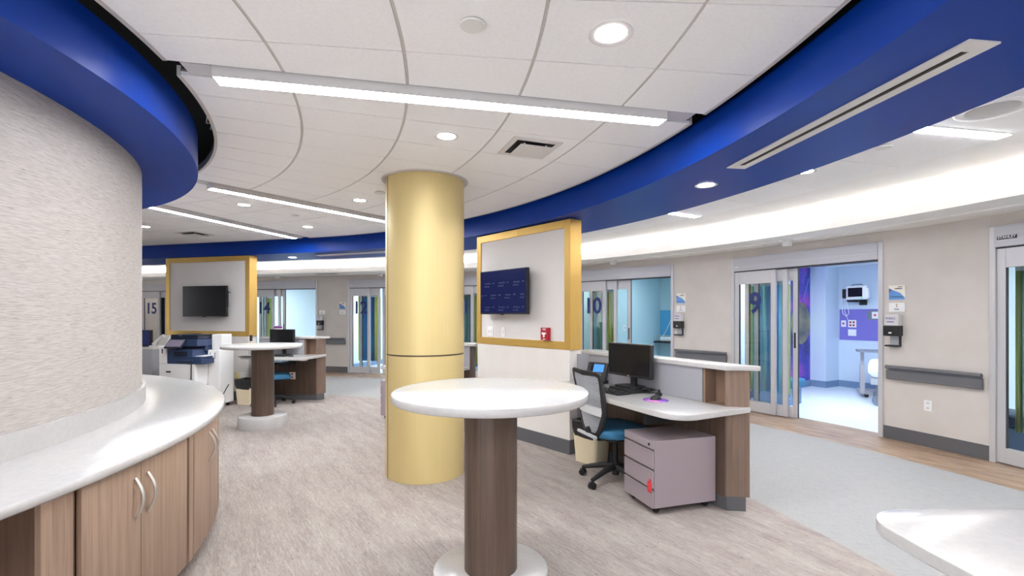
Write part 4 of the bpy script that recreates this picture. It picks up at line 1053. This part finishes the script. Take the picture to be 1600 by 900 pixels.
RB = 14.5
LEFT_INSET = {9: 1.1}
RZ = 2.45
RBD = {10: 13.75}
RB0 = RB
mids = [-2.0] + [(DOORS[i][2] + DOORS[i + 1][1]) / 2 for i in range(len(DOORS) - 1)] + [130.0]
for i, (num, tR, tL, fr, rw, cur, band) in enumerate(DOORS):
    a, b = mids[i], mids[i + 1]
    RB = RBD.get(num, RB0)
    e = 0.25; eL = LEFT_INSET.get(num, 0.25)
    bm = newbm()
    sweep(bm, [(RW + 0.18, -0.05), (RB, -0.05), (RB, 0.0), (RW + 0.18, 0.0)], a, b, 2.0)
    struct(obj('floor_room_%d' % num, bm, M['vinyl']), 'pale blue vinyl floor of room %d' % num, 'floor')
    bm = newbm(); sweep(bm, [(RW + 0.14, RZ), (RB + 0.1, RZ), (RB + 0.1, RZ + 0.04), (RW + 0.14, RZ + 0.04)], a, b, 2.0)
    struct(obj('ceiling_room_%d' % num, bm, M['ceilroom']), 'white ceiling of room %d' % num, 'ceiling')
    bm = newbm(); n = 1
    def wallseg(p, q, bm, th=0.06, z0=0.0, z1=RZ):
        d = (q - p); ang = heading(d)
        bx(bm, 0, d.length, -th / 2, th / 2, z0, z1, mx=Matrix.Translation((p.x, p.y, 0)) @ Matrix.Rotation(ang, 4, 'Z'))
    for (t, s) in ((a + e, 1), (b - eL, -1)): wallseg(pt(t, RW + 0.14), pt(t, RB), bm)
    if num == 10:
        wallseg(pt(a + e, RB), pt(50.0, RB), bm); wallseg(pt(50.0, RB), pt(b - eL, RB), bm)
    else: wallseg(pt(a + e, RB), pt(b - eL, RB), bm)
    if num == 10: wallseg(pt(50.0, 11.3), pt(50.0, RB), bm)
    if num == 9:   # chase in the far left corner
        p0 = pt(b - eL, RB); tn = -tang((a + b) / 2)
        q = radl((a + b) / 2)
        bx(bm, 0, 0.40, -0.52, 0.0, 0, RZ, mx=Matrix.Translation((p0.x, p0.y, 0)) @ Matrix.Rotation(heading(tn), 4, 'Z') @ Matrix.Rotation(0, 4, 'Z') @ Matrix.Diagonal((1, 1, 1, 1)))
    struct(obj('wall_room_%d' % num, bm, M[rw]), ('ice blue' if num == 9 else 'aqua' if num in (10, 11, 15) else 'cool white') + ' walls of room %d' % num, 'wall')
    bm = newbm()
    def baseseg(p, q):
        d = (q - p); bx(bm, 0, d.length, -0.045, 0.045, 0, 0.13, mx=Matrix.Translation((p.x, p.y, 0)) @ Matrix.Rotation(heading(d), 4, 'Z'))
    for t in (a + e, b - eL): baseseg(pt(t, RW + 0.16), pt(t, RB))
    baseseg(pt(a + e, RB), pt(b - eL, RB))
    if num == 9:
        bx(bm, -0.0, 0.41, -0.53, 0.0, 0, 0.13, mx=Matrix.Translation((p0.x, p0.y, 0)) @ Matrix.Rotation(heading(tn), 4, 'Z'))
    struct(obj('baseboard_room_%d' % num, bm, M['rbase']), 'slate blue cove base of room %d' % num, 'baseboard')
    # ceiling light
    c = pt((a + (50.0 if num == 10 else b)) / 2, 11.9)
    lt = thing('room_ceiling_light', 'square ceiling light panel in room %d' % num, 'light', (c.x, c.y, RZ), heading(tang((a + b) / 2)), 'room ceiling lights')
    bm = newbm()
    for q in ((-0.62, 0.62, -0.32, -0.30), (-0.62, 0.62, 0.30, 0.32), (-0.62, -0.60, -0.30, 0.30), (0.60, 0.62, -0.30, 0.30)): bx(bm, q[0], q[1], q[2], q[3], -0.025, 0)
    obj('frame', bm, M['white'], lt)
    bm = newbm(); bx(bm, -0.60, 0.60, -0.30, 0.30, -0.015, -0.005); obj('diffuser', bm, M['rlens2' if num in (10, 11, 15) else 'rlens'], lt)
    # curtain just inside, gathered behind the parked panels
    PL, PR = pt(tL, RW), pt(tR, RW); d = (PR - PL); Wd = d.length; nrm = Vector((-d.y, d.x)).normalized(); un = d.normalized()
    w0, w1 = (0.03, 0.335) if num != 8 else (-0.01, 0.20)
    if num == 14: w0, w1 = 0.03, 0.16
    if num == 15: w0, w1 = 0.0, 0.62
    org = PL + nrm * 0.36
    cu = thing('privacy_curtain', '', 'curtain', (org.x, org.y, 0), heading(d), 'patient room curtains')
    cu['label'] = {8: 'green curtain behind the glass of door 8', 9: 'blue and green striped curtain behind the glass of door 9', 10: 'green and teal curtain behind the glass of door 10',
                   11: 'curtain behind the glass of door 11', 12: 'dark blue striped curtain behind the glass of door 12', 14: 'narrow green curtain behind the glass of door 14', 15: 'green curtain behind the glass of door 15'}[num]
    def curtain(z0, z1, mat, name):
        bm = newbm(); uvl = bm.loops.layers.uv.new('uv'); n = 90; rows = []
        for z in (z0, z1):
            rows.append([bm.verts.new((Wd * (w0 + (w1 - w0) * k / n), 0.05 * math.sin(k * 0.95) + 0.02 * math.sin(k * 0.37), z)) for k in range(n + 1)])
        for k in range(n):
            f = bm.faces.new((rows[0][k], rows[0][k + 1], rows[1][k + 1], rows[1][k])); f.smooth = True
            for l, (uu, vv) in zip(f.loops, ((k / n, 0), ((k + 1) / n, 0), ((k + 1) / n, 1), (k / n, 1))): l[uvl].uv = (uu * 0.999, vv)
        o = obj(name, bm, mat, cu); s = o.modifiers.new('solid', 'SOLIDIFY'); s.thickness = 0.004
    curtain(0.28, 1.92, M[cur], 'fabric'); curtain(1.92, 2.40, M['curmesh'], 'mesh_header')
    box_obj('curtain_track', Wd * 0.02, Wd * 0.98, -0.012, 0.012, 2.40, 2.43, M['white'], cu)

def beds(num): pass
# room 9 contents
a9, b9 = mids[1], mids[2]; e = 0.25
am = b9 - 1.1
p, q = pt(am, 12.1), pt(am, 13.95)
dv = (q - p); nn = Vector((dv.y, -dv.x)).normalized()
mu = thing('galaxy_mural', 'purple galaxy mural on the side wall of room 9', 'mural', (*(p + nn * 0.034), 0.0), heading(dv))
box_obj('print', 0, dv.length, -0.003, 0.003, 0.13, RZ - 0.01, M['galaxy'], mu)
bm = newbm(); prism(bm, [(0.42 * math.cos(2 * PI * k / 48), 0.42 * math.sin(2 * PI * k / 48)) for k in range(48)], 0, 0.002)
bmesh.ops.transform(bm, matrix=Matrix.Translation((1.42, -0.0035, 1.30)) @ Matrix.Rotation(PI / 2, 4, 'X'), verts=bm.verts[:]); obj('planet_disc', bm, M['planet'], mu)
bm = newbm(); 
for (x, z, l, w) in ((1.52, 2.1, 0.24, 0.05), (1.52, 1.75, 0.45, 0.03)):
    f = [bm.verts.new(pp) for pp in ((x, -0.004, z), (x + 0.04, -0.004, z + w), (x + l * 0.6, -0.004, z + l), (x + l * 0.55, -0.004, z + l + 0.02))]; bm.faces.new(f)
obj('comet_streak', bm, M['signblue'], mu)
# back wall frame of room 9: local x from left corner to right, -y to viewer
def backframe(i):
    RB = RBD.get(DOORS[i][0], RB0)
    a, b = mids[i] + 0.25, (50.0 if i == 2 else mids[i + 1] - LEFT_INSET.get(DOORS[i][0], 0.25))
    A, B = pt(b, RB), pt(a, RB); d = (B - A); n = Vector((d.y, -d.x)).normalized()
    if n.dot(Vector((CX, CY)) - A) < 0: n = -n
    A = A + n * 0.031
    return Matrix.Translation((A.x, A.y, 0)) @ Matrix.Rotation(heading(d), 4, 'Z'), heading(d), d.length
B9, h9, L9 = backframe(1)
pw = thing('headwall_panel', 'violet band on the back wall of room 9', 'panel', B9 @ Vector((0, 0, 0)), h9)
box_obj('panel', 0.42, L9 - 0.1, -0.012, 0, 0.96, 1.58, M['violet'], pw)
def hplate(mx, h, x, z, label, dots, w=0.12, hh=0.12, y=-0.012):
    t = thing('medical_outlet', label, 'outlet', mx @ Vector((x, y, z)), h, 'medical outlets on room walls')
    box_obj('cover_plate', -w / 2, w / 2, -0.012, 0, -hh / 2, hh / 2, M['white'], t, 0.003)
    for (dx, dz) in dots:
        box_obj('socket', dx - 0.018, dx + 0.018, -0.016, -0.011, dz - 0.018, dz + 0.018, M['red'], t, 0.002)
q4 = [(-0.03, 0.03), (0.03, 0.03), (-0.03, -0.03), (0.03, -0.03)]
hplate(B9, h9, 0.66, 1.29, 'white plate with four red sockets under the patient monitor', q4, 0.15, 0.15)
hplate(B9, h9, 0.50, 1.29, 'single white socket plate left of the red sockets', [(0, 0)], 0.09, 0.13)
hplate(B9, h9, 0.66, 1.11, 'blank white plate under the four red sockets', [], 0.15, 0.13)
box_t = thing('gas_outlet_rail', 'slate grey gas outlet rail with two white plates in room 9', 'gas outlet', B9 @ Vector((1.15, -0.012, 1.46)), h9)
box_obj('rail', -0.22, 0.40, -0.015, 0, -0.09, 0.09, M['steelgrey'], box_t, 0.003)
for x in (-0.08, 0.20):
    s = box_obj('gas_plate', x - 0.055, x + 0.055, -0.024, -0.014, -0.065, 0.065, M['white'], box_t, 0.003)
    box_obj('gas_port', x - 0.02, x + 0.02, -0.03, -0.023, -0.015, 0.02, M['redtag'], s, 0.004)
pm = thing('patient_monitor', 'white patient monitor on a wall arm in room 9', 'monitor', B9 @ Vector((0.86, -0.25, 1.90)), h9)
bm = newbm(); bx(bm, -0.24, 0.24, -0.06, 0.06, -0.17, 0.17, 0.04, 3); bx(bm, 0.14, 0.28, -0.05, 0.05, -0.15, 0.10, 0.04, 3); obj('housing', bm, M['white'], pm, smooth_angle=40)
box_obj('screen', -0.185, 0.15, -0.064, -0.058, -0.10, 0.12, M['screen'], pm)
box_obj('indicator', 0.08, 0.16, -0.064, -0.058, -0.14, -0.12, M['greenled'], pm)
bm = newbm(); tube(bm, [(-0.14, 0, 0.165), (-0.10, 0, 0.20), (0.10, 0, 0.20), (0.14, 0, 0.165)], 0.012, 8); obj('carry_handle', bm, M['steelgrey'], pm, smooth_angle=60)
bm = newbm(); bx(bm, -0.34, -0.22, -0.03, 0.10, -0.13, 0.10, 0.01); bx(bm, -0.30, -0.1, 0.06, 0.31, -0.22, -0.17, 0.01); bx(bm, -0.08, 0.08, 0.27, 0.325, -0.3, 0.1, 0.005); obj('wall_arm', bm, M['blackm'], pm)
bm = newbm(); tube(bm, [(-0.33, -0.02, 0.0), (-0.36, -0.02, -0.2), (-0.34, 0, -0.5), (-0.26, 0.02, -0.58), (-0.2, 0.02, -0.5), (-0.22, 0.0, -0.3), (-0.26, 0, -0.16)], 0.008, 6)
tube(bm, [(-0.28, 0.0, -0.16), (-0.3, 0.02, -0.45), (-0.30, 0.2, -0.70)], 0.006, 6); obj('cords', bm, M['white'], pm, smooth_angle=60)
pm.scale = (0.76, 0.76, 0.8)
# overbed table and bed in room 9
ot = thing('overbed_table', 'overbed table with a grey top beside the bed in room 9', 'table', (6.42, 8.80, 0), math.radians(-30))
bm = newbm(); prism(bm, rrect(-0.12, 0.68, -0.2, 0.2, 0.04), 0.80, 0.83, 0.004); obj('top', bm, M['steelgrey'], ot)
bm = newbm(); bx(bm, -0.07, 0.0, -0.05, 0.05, 0.10, 0.55); bx(bm, -0.06, -0.01, -0.035, 0.035, 0.5, 0.80); obj('column', bm, M['filegrey'], ot)
bm = newbm(); bx(bm, -0.02, 0.62, -0.27, -0.22, 0.06, 0.10); bx(bm, -0.02, 0.62, 0.22, 0.27, 0.06, 0.10); bx(bm, -0.09, 0.02, -0.27, 0.27, 0.06, 0.10); obj('base', bm, M['filegrey'], ot)
for x in (0.0, 0.6):
    for y in (-0.245, 0.245):
        bm = newbm(); tube(bm, [(x, y - 0.015, 0.035), (x, y + 0.015, 0.035)], 0.035, 14); obj('caster', bm, M['blackp'], ot)
bd = thing('hospital_bed', 'hospital bed with white linen at the right of room 9', 'bed', (6.05, 8.14, 0), math.radians(-38))
bm = newbm(); bx(bm, 0.0, 1.9, -0.42, 0.42, 0.34, 0.46, 0.02); bx(bm, 0.2, 1.6, -0.3, 0.3, 0.18, 0.3, 0.02); bx(bm, 0.25, 0.35, -0.25, 0.25, 0.1, 0.4); bx(bm, 1.5, 1.6, -0.25, 0.25, 0.1, 0.4)
obj('bed_frame', bm, M['filegrey'], bd)
bm = newbm(); bx(bm, 0.0, 1.9, -0.43, 0.43, 0.46, 0.62, 0.05, 3); obj('mattress', bm, M['sheet'], bd, smooth_angle=60)
bm = newbm(); bx(bm, -0.03, 0.75, -0.46, 0.46, 0.50, 0.70, 0.06, 3); obj('folded_linen', bm, M['sheet'], bd, smooth_angle=60)
for x in (0.1, 1.75):
    for y in (-0.34, 0.34):
        bm = newbm(); tube(bm, [(x, y - 0.025, 0.085), (x, y + 0.025, 0.085)], 0.085, 24); bx(bm, x - 0.03, x + 0.03, y - 0.03, y + 0.03, 0.12, 0.36); obj('wheel', bm, M['steelgrey'], bd, smooth_angle=40)
# room 10 contents
B10, h10, L10 = backframe(2)
pz = thing('headwall_panel', 'azure band on the back wall of room 10', 'panel', B10 @ Vector((0, 0, 0)), h10)
box_obj('panel', 0.04, L10 - 0.1, -0.012, 0, 0.96, 1.58, M['azure'], pz)
p10 = pt(50.0, 11.75); dv = pt(50.0, 13.5) - p10; n10 = Vector((dv.y, -dv.x)).normalized()
t = thing('light_switch', 'small white switch on the aqua side wall of room 10', 'switch', (*(p10 + n10 * 0.031), 1.18), heading(dv), 'switch plates in rooms')
box_obj('cover_plate', -0.05, 0.05, -0.008, 0, -0.06, 0.06, M['white'], t, 0.002); box_obj('toggle', -0.012, 0.012, -0.013, -0.007, -0.02, 0.02, M['steelgrey'], t)
sh = thing('wall_shelf', 'dark shelf with white equipment in room 10', 'shelf', B10 @ Vector((0.36, 0, 0.80)), h10)
box_obj('shelf_board', -0.33, 0.6, -0.4, 0, -0.02, 0.02, M['blackm'], sh, 0.003)
eq = thing('infusion_equipment', 'white equipment with tubing on the shelf in room 10', 'equipment', B10 @ Vector((0.35, -0.2, 0.82)), h10)
bm = newbm(); bx(bm, -0.18, 0.15, -0.08, 0.08, 0, 0.10, 0.03, 3); obj('body', bm, M['white'], eq, smooth_angle=40)
bm = newbm(); tube(bm, [(-0.2, 0, 0.05), (-0.1, 0.05, 0.2), (0.02, 0.1, 0.5), (0.06, 0.15, 0.9), (0.1, 0.17, 1.05)], 0.008, 6); obj('tubing', bm, M['white'], eq, smooth_angle=60)
box_obj('holder', 0.04, 0.16, 0.08, 0.17, 0.95, 1.25, M['white'], eq, 0.02)
# stools seen low through the glass
for nm_, th_, r_, lab_ in (('treatment_stool', 34.0, 11.55, 'blue padded bench behind the glass of door 9'), ('treatment_stool', 15.9, 11.7, 'navy padded stool behind the glass of door 8')):
    c = pt(th_, r_) if th_ > 20 else Vector((5.45, 5.15)); t = thing(nm_, lab_, 'stool', (c.x, c.y, 0), heading(tang(th_)), 'padded stools in rooms')
    bm = newbm(); bx(bm, -0.35, 0.35, -0.25, 0.25, 0.28, 0.42, 0.04, 3); obj('seat', bm, M['copnavy'] if th_ < 20 else M['seat'], t, smooth_angle=40)
    bm = newbm(); bx(bm, -0.30, 0.30, -0.2, 0.2, 0.0, 0.28, 0.01); obj('base', bm, M['rbase'], t)

# ------------------------------------------------------------------ things on the corridor wall
def wall_place(th, z, out=0.0):
    p = pt(th, RW - out); return (p.x, p.y, z), heading(-tang(th))
def room_sign(th, z, label):
    loc, h = wall_place(th, z, 0.001)
    t = thing('room_sign', label, 'sign', loc, h, 'printed room signs')
    box_obj('plate', -0.085, 0.085, -0.012, 0, -0.085, 0.085, M['signcream'], t, 0.002)
    bm = newbm(); v = [bm.verts.new((x, -0.0126, z)) for x, z in ((-0.083, -0.083), (0.083, -0.083), (0.083, -0.06), (0.035, -0.005), (-0.05, 0.035), (-0.083, -0.02))]; bm.faces.new(v)
    obj('blue_artwork', bm, M['signblue'], t)
    bm = newbm(); v = [bm.verts.new((x, -0.0128, z)) for x, z in ((-0.083, -0.015), (-0.05, 0.033), (-0.083, 0.055))]; bm.faces.new(v); obj('indigo_artwork', bm, M['signindigo'], t)
    bm = newbm(); rr = random.Random(int(th * 10))
    for (x0, zz, n, hgt) in ((0.012, 0.063, 6, 0.010), (-0.02, 0.040, 9, 0.014), (-0.07, -0.055, 15, 0.010)):
        x = x0
        for k in range(n):
            w = rr.uniform(0.005, 0.008); bx(bm, x, x + w, -0.0134, -0.0125, zz, zz + hgt * rr.uniform(0.7, 1.0)); x += w + 0.002
    obj('lettering', bm, M['ink'], t)
def name_plate(th, z, label, txt=None):
    loc, h = wall_place(th, z, 0.001)
    t = thing('number_plate', label, 'sign', loc, h, 'small white number plates')
    box_obj('plate', -0.085, 0.085, -0.014, 0, -0.054, 0.054, M['white'], t, 0.004)
    bm = newbm(); bx(bm, -0.01, 0.01, -0.0146, -0.0138, 0.028, 0.042); obj('gold_mark', bm, M['gold'], t)
    bm = newbm(); bx(bm, -0.006, 0.006, -0.0146, -0.0138, 0.006, 0.018); obj('ink_mark', bm, M['ink'], t)
    text_obj('lettering', txt or '2060', 0.026, M['ink'], t, 0.0004, face_mx(-0.002, -0.0142, -0.022), 0.0004)
def sanitizer(th, z, label):
    loc, h = wall_place(th, z, 0.001)
    t = thing('hand_sanitizer_dispenser', label, 'dispenser', loc, h, 'hand sanitizer dispensers')
    bm = newbm(); bx(bm, -0.075, 0.075, -0.09, 0, 0.02, 0.16, 0.012); obj('cartridge', bm, M['sanclear'], t)
    bm = newbm(); bx(bm, -0.08, 0.08, -0.10, 0, -0.09, 0.035, 0.012); obj('pump_housing', bm, M['blackp'], t)
    box_obj('back_plate', -0.05, 0.05, -0.014, 0, -0.20, -0.08, M['filegrey'], t)
    bm = newbm(); bx(bm, -0.065, 0.065, -0.10, 0, -0.215, -0.195, 0.006); bx(bm, 0.05, 0.062, -0.03, 0, -0.2, -0.08); obj('drip_tray', bm, M['blackp'], t)
    text_obj('lettering', 'PURELL', 0.032, M['inkp'], t, 0.0004, face_mx(-0.005, -0.0905, 0.115), 0.0004)
    box_obj('label_lines', -0.045, 0.03, -0.0906, -0.0895, 0.07, 0.08, M['inkp'], t)
    box_obj('badge', -0.02, 0.012, -0.1006, -0.0995, -0.06, -0.045, M['white'], t)
room_sign(22.45, 1.735, 'blue and cream room sign right of door 9'); name_plate(22.45, 1.56, 'white number plate under the sign right of door 9'); sanitizer(22.55, 1.315, 'hand sanitizer dispenser right of door 9')
room_sign(39.65, 1.755, 'blue and cream room sign right of door 10'); name_plate(39.65, 1.575, 'white number plate under the sign right of door 10'); sanitizer(39.75, 1.33, 'hand sanitizer dispenser right of door 10')
room_sign(85.8, 1.70, 'blue and cream room sign left of door 12'); name_plate(85.8, 1.53, 'white number plate left of door 12')
name_plate(89.1, 1.53, 'white number plate right of door 14'); sanitizer(89.25, 1.29, 'hand sanitizer dispenser right of door 14')
def handrail(t0, t1, label):
    tm = (t0 + t1) / 2; c = pt(tm, RW); org = Vector((c.x, c.y, 0.79)); t = thing('handrail', label, 'handrail', org, 0, 'grey corridor handrails')
    bm = newbm(); sweep(bm, [(RW - 0.06, 0.72), (RW - 0.03, 0.712), (RW - 0.03, 0.826), (RW - 0.06, 0.818)], t0, t1, 1.0); sweep(bm, [(RW - 0.03, 0.735), (RW - 0.001, 0.735), (RW - 0.001, 0.86), (RW - 0.03, 0.86)], t0 + 0.15, t1 - 0.15, 1.0)
    shift(bm, org); obj('bumper', bm, M['rail'], t)
    bm = newbm(); n = 10
    tube(bm, [(*pt(t0 + (t1 - t0) * k / n, RW - 0.062), 0.858) for k in range(n + 1)], 0.022, 12); shift(bm, org); obj('grip_rail', bm, M['rail'], t, smooth_angle=50)
    bm = newbm(); sweep(bm, [(RW - 0.045, 0.818), (RW - 0.03, 0.818), (RW - 0.03, 0.845), (RW - 0.045, 0.845)], t0 + 0.15, t1 - 0.15, 1.0); shift(bm, org); obj('rail_spine', bm, M['steelgrey'], t)
handrail(17.95, 22.95, 'grey handrail on the wall between doors 8 and 9')
handrail(35.0, 40.1, 'grey handrail on the wall between doors 9 and 10')
handrail(85.2, 89.6, 'grey handrail on the wall between doors 12 and 14')
loc, h = wall_place(20.75, 0.46, 0.001); outlet(loc, h, 'white outlet below the handrail between doors 8 and 9')
def sensor(th, r, label):
    p = pt(th, r); t = thing('nurse_call_light', label, 'call light', (p.x, p.y, 2.47), heading(tang(th)), 'white call lights above the doors')
    bm = newbm(); bx(bm, -0.075, 0.075, -0.06, 0.06, -0.015, 0.0, 0.003); obj('mounting_plate', bm, M['white'], t)
    bm = newbm(); bx(bm, -0.045, 0.045, -0.04, 0.04, -0.085, -0.015, 0.01); obj('lamp_body', bm, M['offwhite'], t)
def th_at(px, r):
    k = (px - 800) / 755.0; best = None
    lo = -20
    for i in range(2600):
        t = -20 + i * 0.055; p = pt(t, r); g = p.x - k * p.y
        if p.y > 0 and best is not None and g * best[1] <= 0: return t
        if p.y > 0: best = (t, g)
sensor(th_at(1230, 9.95), 9.95, 'white call light under the soffit above door 9')
sensor(th_at(958, 9.95), 9.95, 'white call light under the soffit above door 10')
sensor(th_at(434, 9.95), 9.95, 'white call light under the soffit above door 14')
sensor(th_at(594, 9.95), 9.95, 'white call light under the soffit above door 12')

# ------------------------------------------------------------------ lights and ceiling devices
def linear_light(th, r0, r1, label):
    a = pt(th, r0); b = pt(th, r1); d = b - a; t = thing('linear_light', label, 'light', (a.x, a.y, CEIL), heading(d), 'linear ceiling lights')
    Ln = d.length
    bm = newbm(); bx(bm, 0, Ln, -0.055, -0.050, -0.05, 0.06); bx(bm, 0, Ln, 0.050, 0.055, -0.05, 0.06); bx(bm, 0, 0.004, -0.05, 0.05, -0.05, 0.06); bx(bm, Ln - 0.004, Ln, -0.05, 0.05, -0.05, 0.06); bx(bm, 0, Ln, -0.05, 0.05, 0.055, 0.06)
    obj('housing', bm, M['silver'], t)
    bm = newbm(); bx(bm, 0.004, Ln - 0.004, -0.05, 0.05, -0.048, -0.044); obj('diffuser', bm, M['lens'], t)
    box_obj('slot_filler', -(r0 - 3.52), -0.002, -0.060, 0.060, 0.0, 0.05, M['silver'], t); box_obj('slot_filler', Ln + 0.002, Ln + (6.38 - r1), -0.060, 0.060, 0.0, 0.05, M['silver'], t)
    return t
def downlight(x, y, z, label, R=0.085, ring='silver'):
    t = thing('downlight', label, 'downlight', (x, y, z), 0, 'round downlights')
    bm = newbm(); lathe(bm, [(R, -0.001), (R, -0.006), (R * 0.78, -0.0045), (R * 0.72, -0.002)], 36); obj('trim_ring', bm, M[ring], t, smooth_angle=40)
    bm = newbm(); lathe(bm, [(0, -0.0025), (R * 0.72, -0.0025)], 32); obj('lens', bm, M['down'], t)
    return t
def cap(x, y, z, label, R=0.055):
    t = thing('concealed_sprinkler', label, 'sprinkler cover', (x, y, z), 0, 'small round ceiling caps')
    bm = newbm(); lathe(bm, [(0, -0.012), (R * 0.96, -0.012), (R, -0.009), (R, -0.004), (0, -0.004)], 32); obj('cover', bm, M['offwhite'], t, smooth_angle=30)
    bm = newbm(); lathe(bm, [(R * 0.9, -0.004), (R * 0.9, 0.0), (0, 0.0)], 24); obj('stem', bm, M['ventdark'], t)
linear_light(12.4, 3.66, 6.19, 'long glowing linear light nearest the camera'); linear_light(53, 3.66, 6.19, 'glowing linear light behind the gold column'); linear_light(74.5, 3.66, 6.19, 'farthest glowing linear light, beside the drum bulkhead')
linear_light(-28, 3.66, 6.19, 'unseen linear light added behind the viewpoint for illumination')  # extra fixture out of view, added for illumination
Z = CEIL
for x, y, l in ((0.44, 2.15, 'round downlight nearest the camera, right of the top'), (-0.46, 3.39, 'warm round downlight just above the gold column'), (-3.06, 5.52, 'round downlight between the two far linear lights'),
                (-1.67, 5.30, 'round downlight left of the gold column top'), (-2.92, 6.91, 'round downlight beyond the second linear light'), (-5.24, 6.89, 'round downlight at the drum edge, far left')):
    downlight(x, y, Z, l, 0.098 if y < 3 else 0.085)
downlight(1.53, 3.81, 2.5, 'round downlight in the blue bulkhead below the slot vent'); downlight(-3.93, 8.65, 2.5, 'round downlight in the far blue bulkhead')
downlight(2.57, 4.23, 2.73, 'round downlight in the corridor ceiling strip'); 
cap(-0.17, 2.08, Z, 'white round ceiling cap nearest the camera'); cap(-2.75, 6.12, Z, 'white ceiling cap between the far linear lights'); cap(-1.35, 4.95, Z, 'white ceiling cap beside the gold column'); cap(2.77, 3.6, 2.73, 'white ceiling cap in the corridor strip')
def corridor_light(th, label):
    a = pt(th, 7.43); b = pt(th, 8.72); d = b - a; t = thing('corridor_light', label, 'light', (a.x, a.y, 2.73), heading(d), 'short corridor lights')
    bm = newbm(); bx(bm, 0, d.length, -0.052, 0.052, -0.006, -0.001); obj('trim', bm, M['white'], t)
    bm = newbm(); bx(bm, 0.004, d.length - 0.004, -0.046, 0.046, -0.009, -0.006); obj('diffuser', bm, M['lens'], t)
for th, l in ((11.2, 'short corridor light nearest the camera'), (31.0, 'short corridor light above the near workstation'), (51, 'short corridor light hidden behind the display wall'), (71, 'short corridor light behind the column'), (-9, 'short corridor light outside the view')): corridor_light(th, l)
downlight(*pt(51.6, 11.5), RZ, 'round fill lamp added to brighten the curtain of room 10', 0.2); downlight(*pt(34.6, 11.25), RZ, 'round fill lamp added to brighten the curtain of room 9', 0.2)  # added lamps, only there to brighten the curtains behind the glass
# ceiling speaker
sp = thing('ceiling_speaker', 'round ceiling speaker in the corridor strip', 'speaker', (*pt(8.8, 8.12), 2.73))
bm = newbm(); lathe(bm, [(0.0, -0.004), (0.13, -0.004), (0.14, -0.010), (0.17, -0.010), (0.178, -0.004), (0.178, 0.0), (0, 0)], 48); obj('rim', bm, M['white'], sp)
bm = newbm(); lathe(bm, [(0.0, -0.012), (0.09, -0.011), (0.125, -0.006), (0.125, -0.004)], 40); obj('grille', bm, M['spk'], sp, smooth_angle=40)
# square diffuser
def diffuser(x, y, rot, label, s=0.19):
    t = thing('air_diffuser', label, 'vent', (x, y, Z), rot, 'square air diffusers')
    bm = newbm()
    for q in ((-s, s, -s, -s * 0.78), (-s, s, s * 0.78, s), (-s, -s * 0.78, -s * 0.78, s * 0.78), (s * 0.78, s, -s * 0.78, s * 0.78)): bx(bm, *q, -0.008, -0.001)
    obj('frame', bm, M['vent'], t)
    bm = newbm(); bx(bm, -s * 0.8, s * 0.8, -s * 0.8, s * 0.8, -0.0045, -0.0035); obj('dark_opening', bm, M['ventdark'], t)
    bm = newbm(); bx(bm, -s * 0.62, s * 0.70, -s * 0.70, s * 0.60, -0.03, -0.025, 0.002); 
    for (dx, dy) in ((-0.4, -0.5), (0.5, 0.4), (-0.4, 0.4), (0.5, -0.5)): bx(bm, dx * s - 0.006, dx * s + 0.006, dy * s - 0.006, dy * s + 0.006, -0.026, -0.004)
    obj('centre_plate', bm, M['vent'], t)
diffuser(0.13, 3.63, math.radians(20), 'square air diffuser right of the gold column top')
diffuser(-4.92, 7.49, math.radians(75), 'square air diffuser far left near the blue bulkhead')
def slot_vent(t0, t1, r, label, z=2.5, w=0.068):
    a, b = pt(t0, r), pt(t1, r); d = b - a; Ln = d.length; t = thing('slot_diffuser', label, 'vent', (a.x, a.y, z), heading(d), 'long slot diffusers')
    bm = newbm(); bx(bm, 0, Ln, -w, -0.018, -0.008, -0.001); bx(bm, 0, Ln, 0.018, w, -0.008, -0.001); bx(bm, 0, 0.07, -0.018, 0.018, -0.008, -0.001); bx(bm, Ln - 0.07, Ln, -0.018, 0.018, -0.008, -0.001)
    obj('frame', bm, M['vent'], t)
    bm = newbm(); bx(bm, 0.07, Ln - 0.07, -0.018, 0.018, -0.004, -0.002); obj('slot', bm, M['ventdark'], t)
    bm = newbm(); bx(bm, 0.07, Ln - 0.07, -0.003, 0.003, -0.007, -0.004); obj('blade', bm, M['reveal'], t)
slot_vent(0.8, 14.0, 6.86, 'long white slot vent in the near blue bulkhead'); slot_vent(62, 75.3, 6.9, 'long slot vent in the far blue bulkhead')
p = pt(86.3, 9.95); gv = thing('ceiling_grille', 'flat grey vent under the lower soffit between doors 12 and 14', 'vent', (p.x, p.y, 2.47), heading(tang(86)))
box_obj('frame', -0.32, 0.32, -0.16, 0.16, -0.006, -0.001, M['vent'], gv); box_obj('louvre', -0.28, 0.28, -0.12, 0.12, -0.009, -0.006, M['steelgrey'], gv)
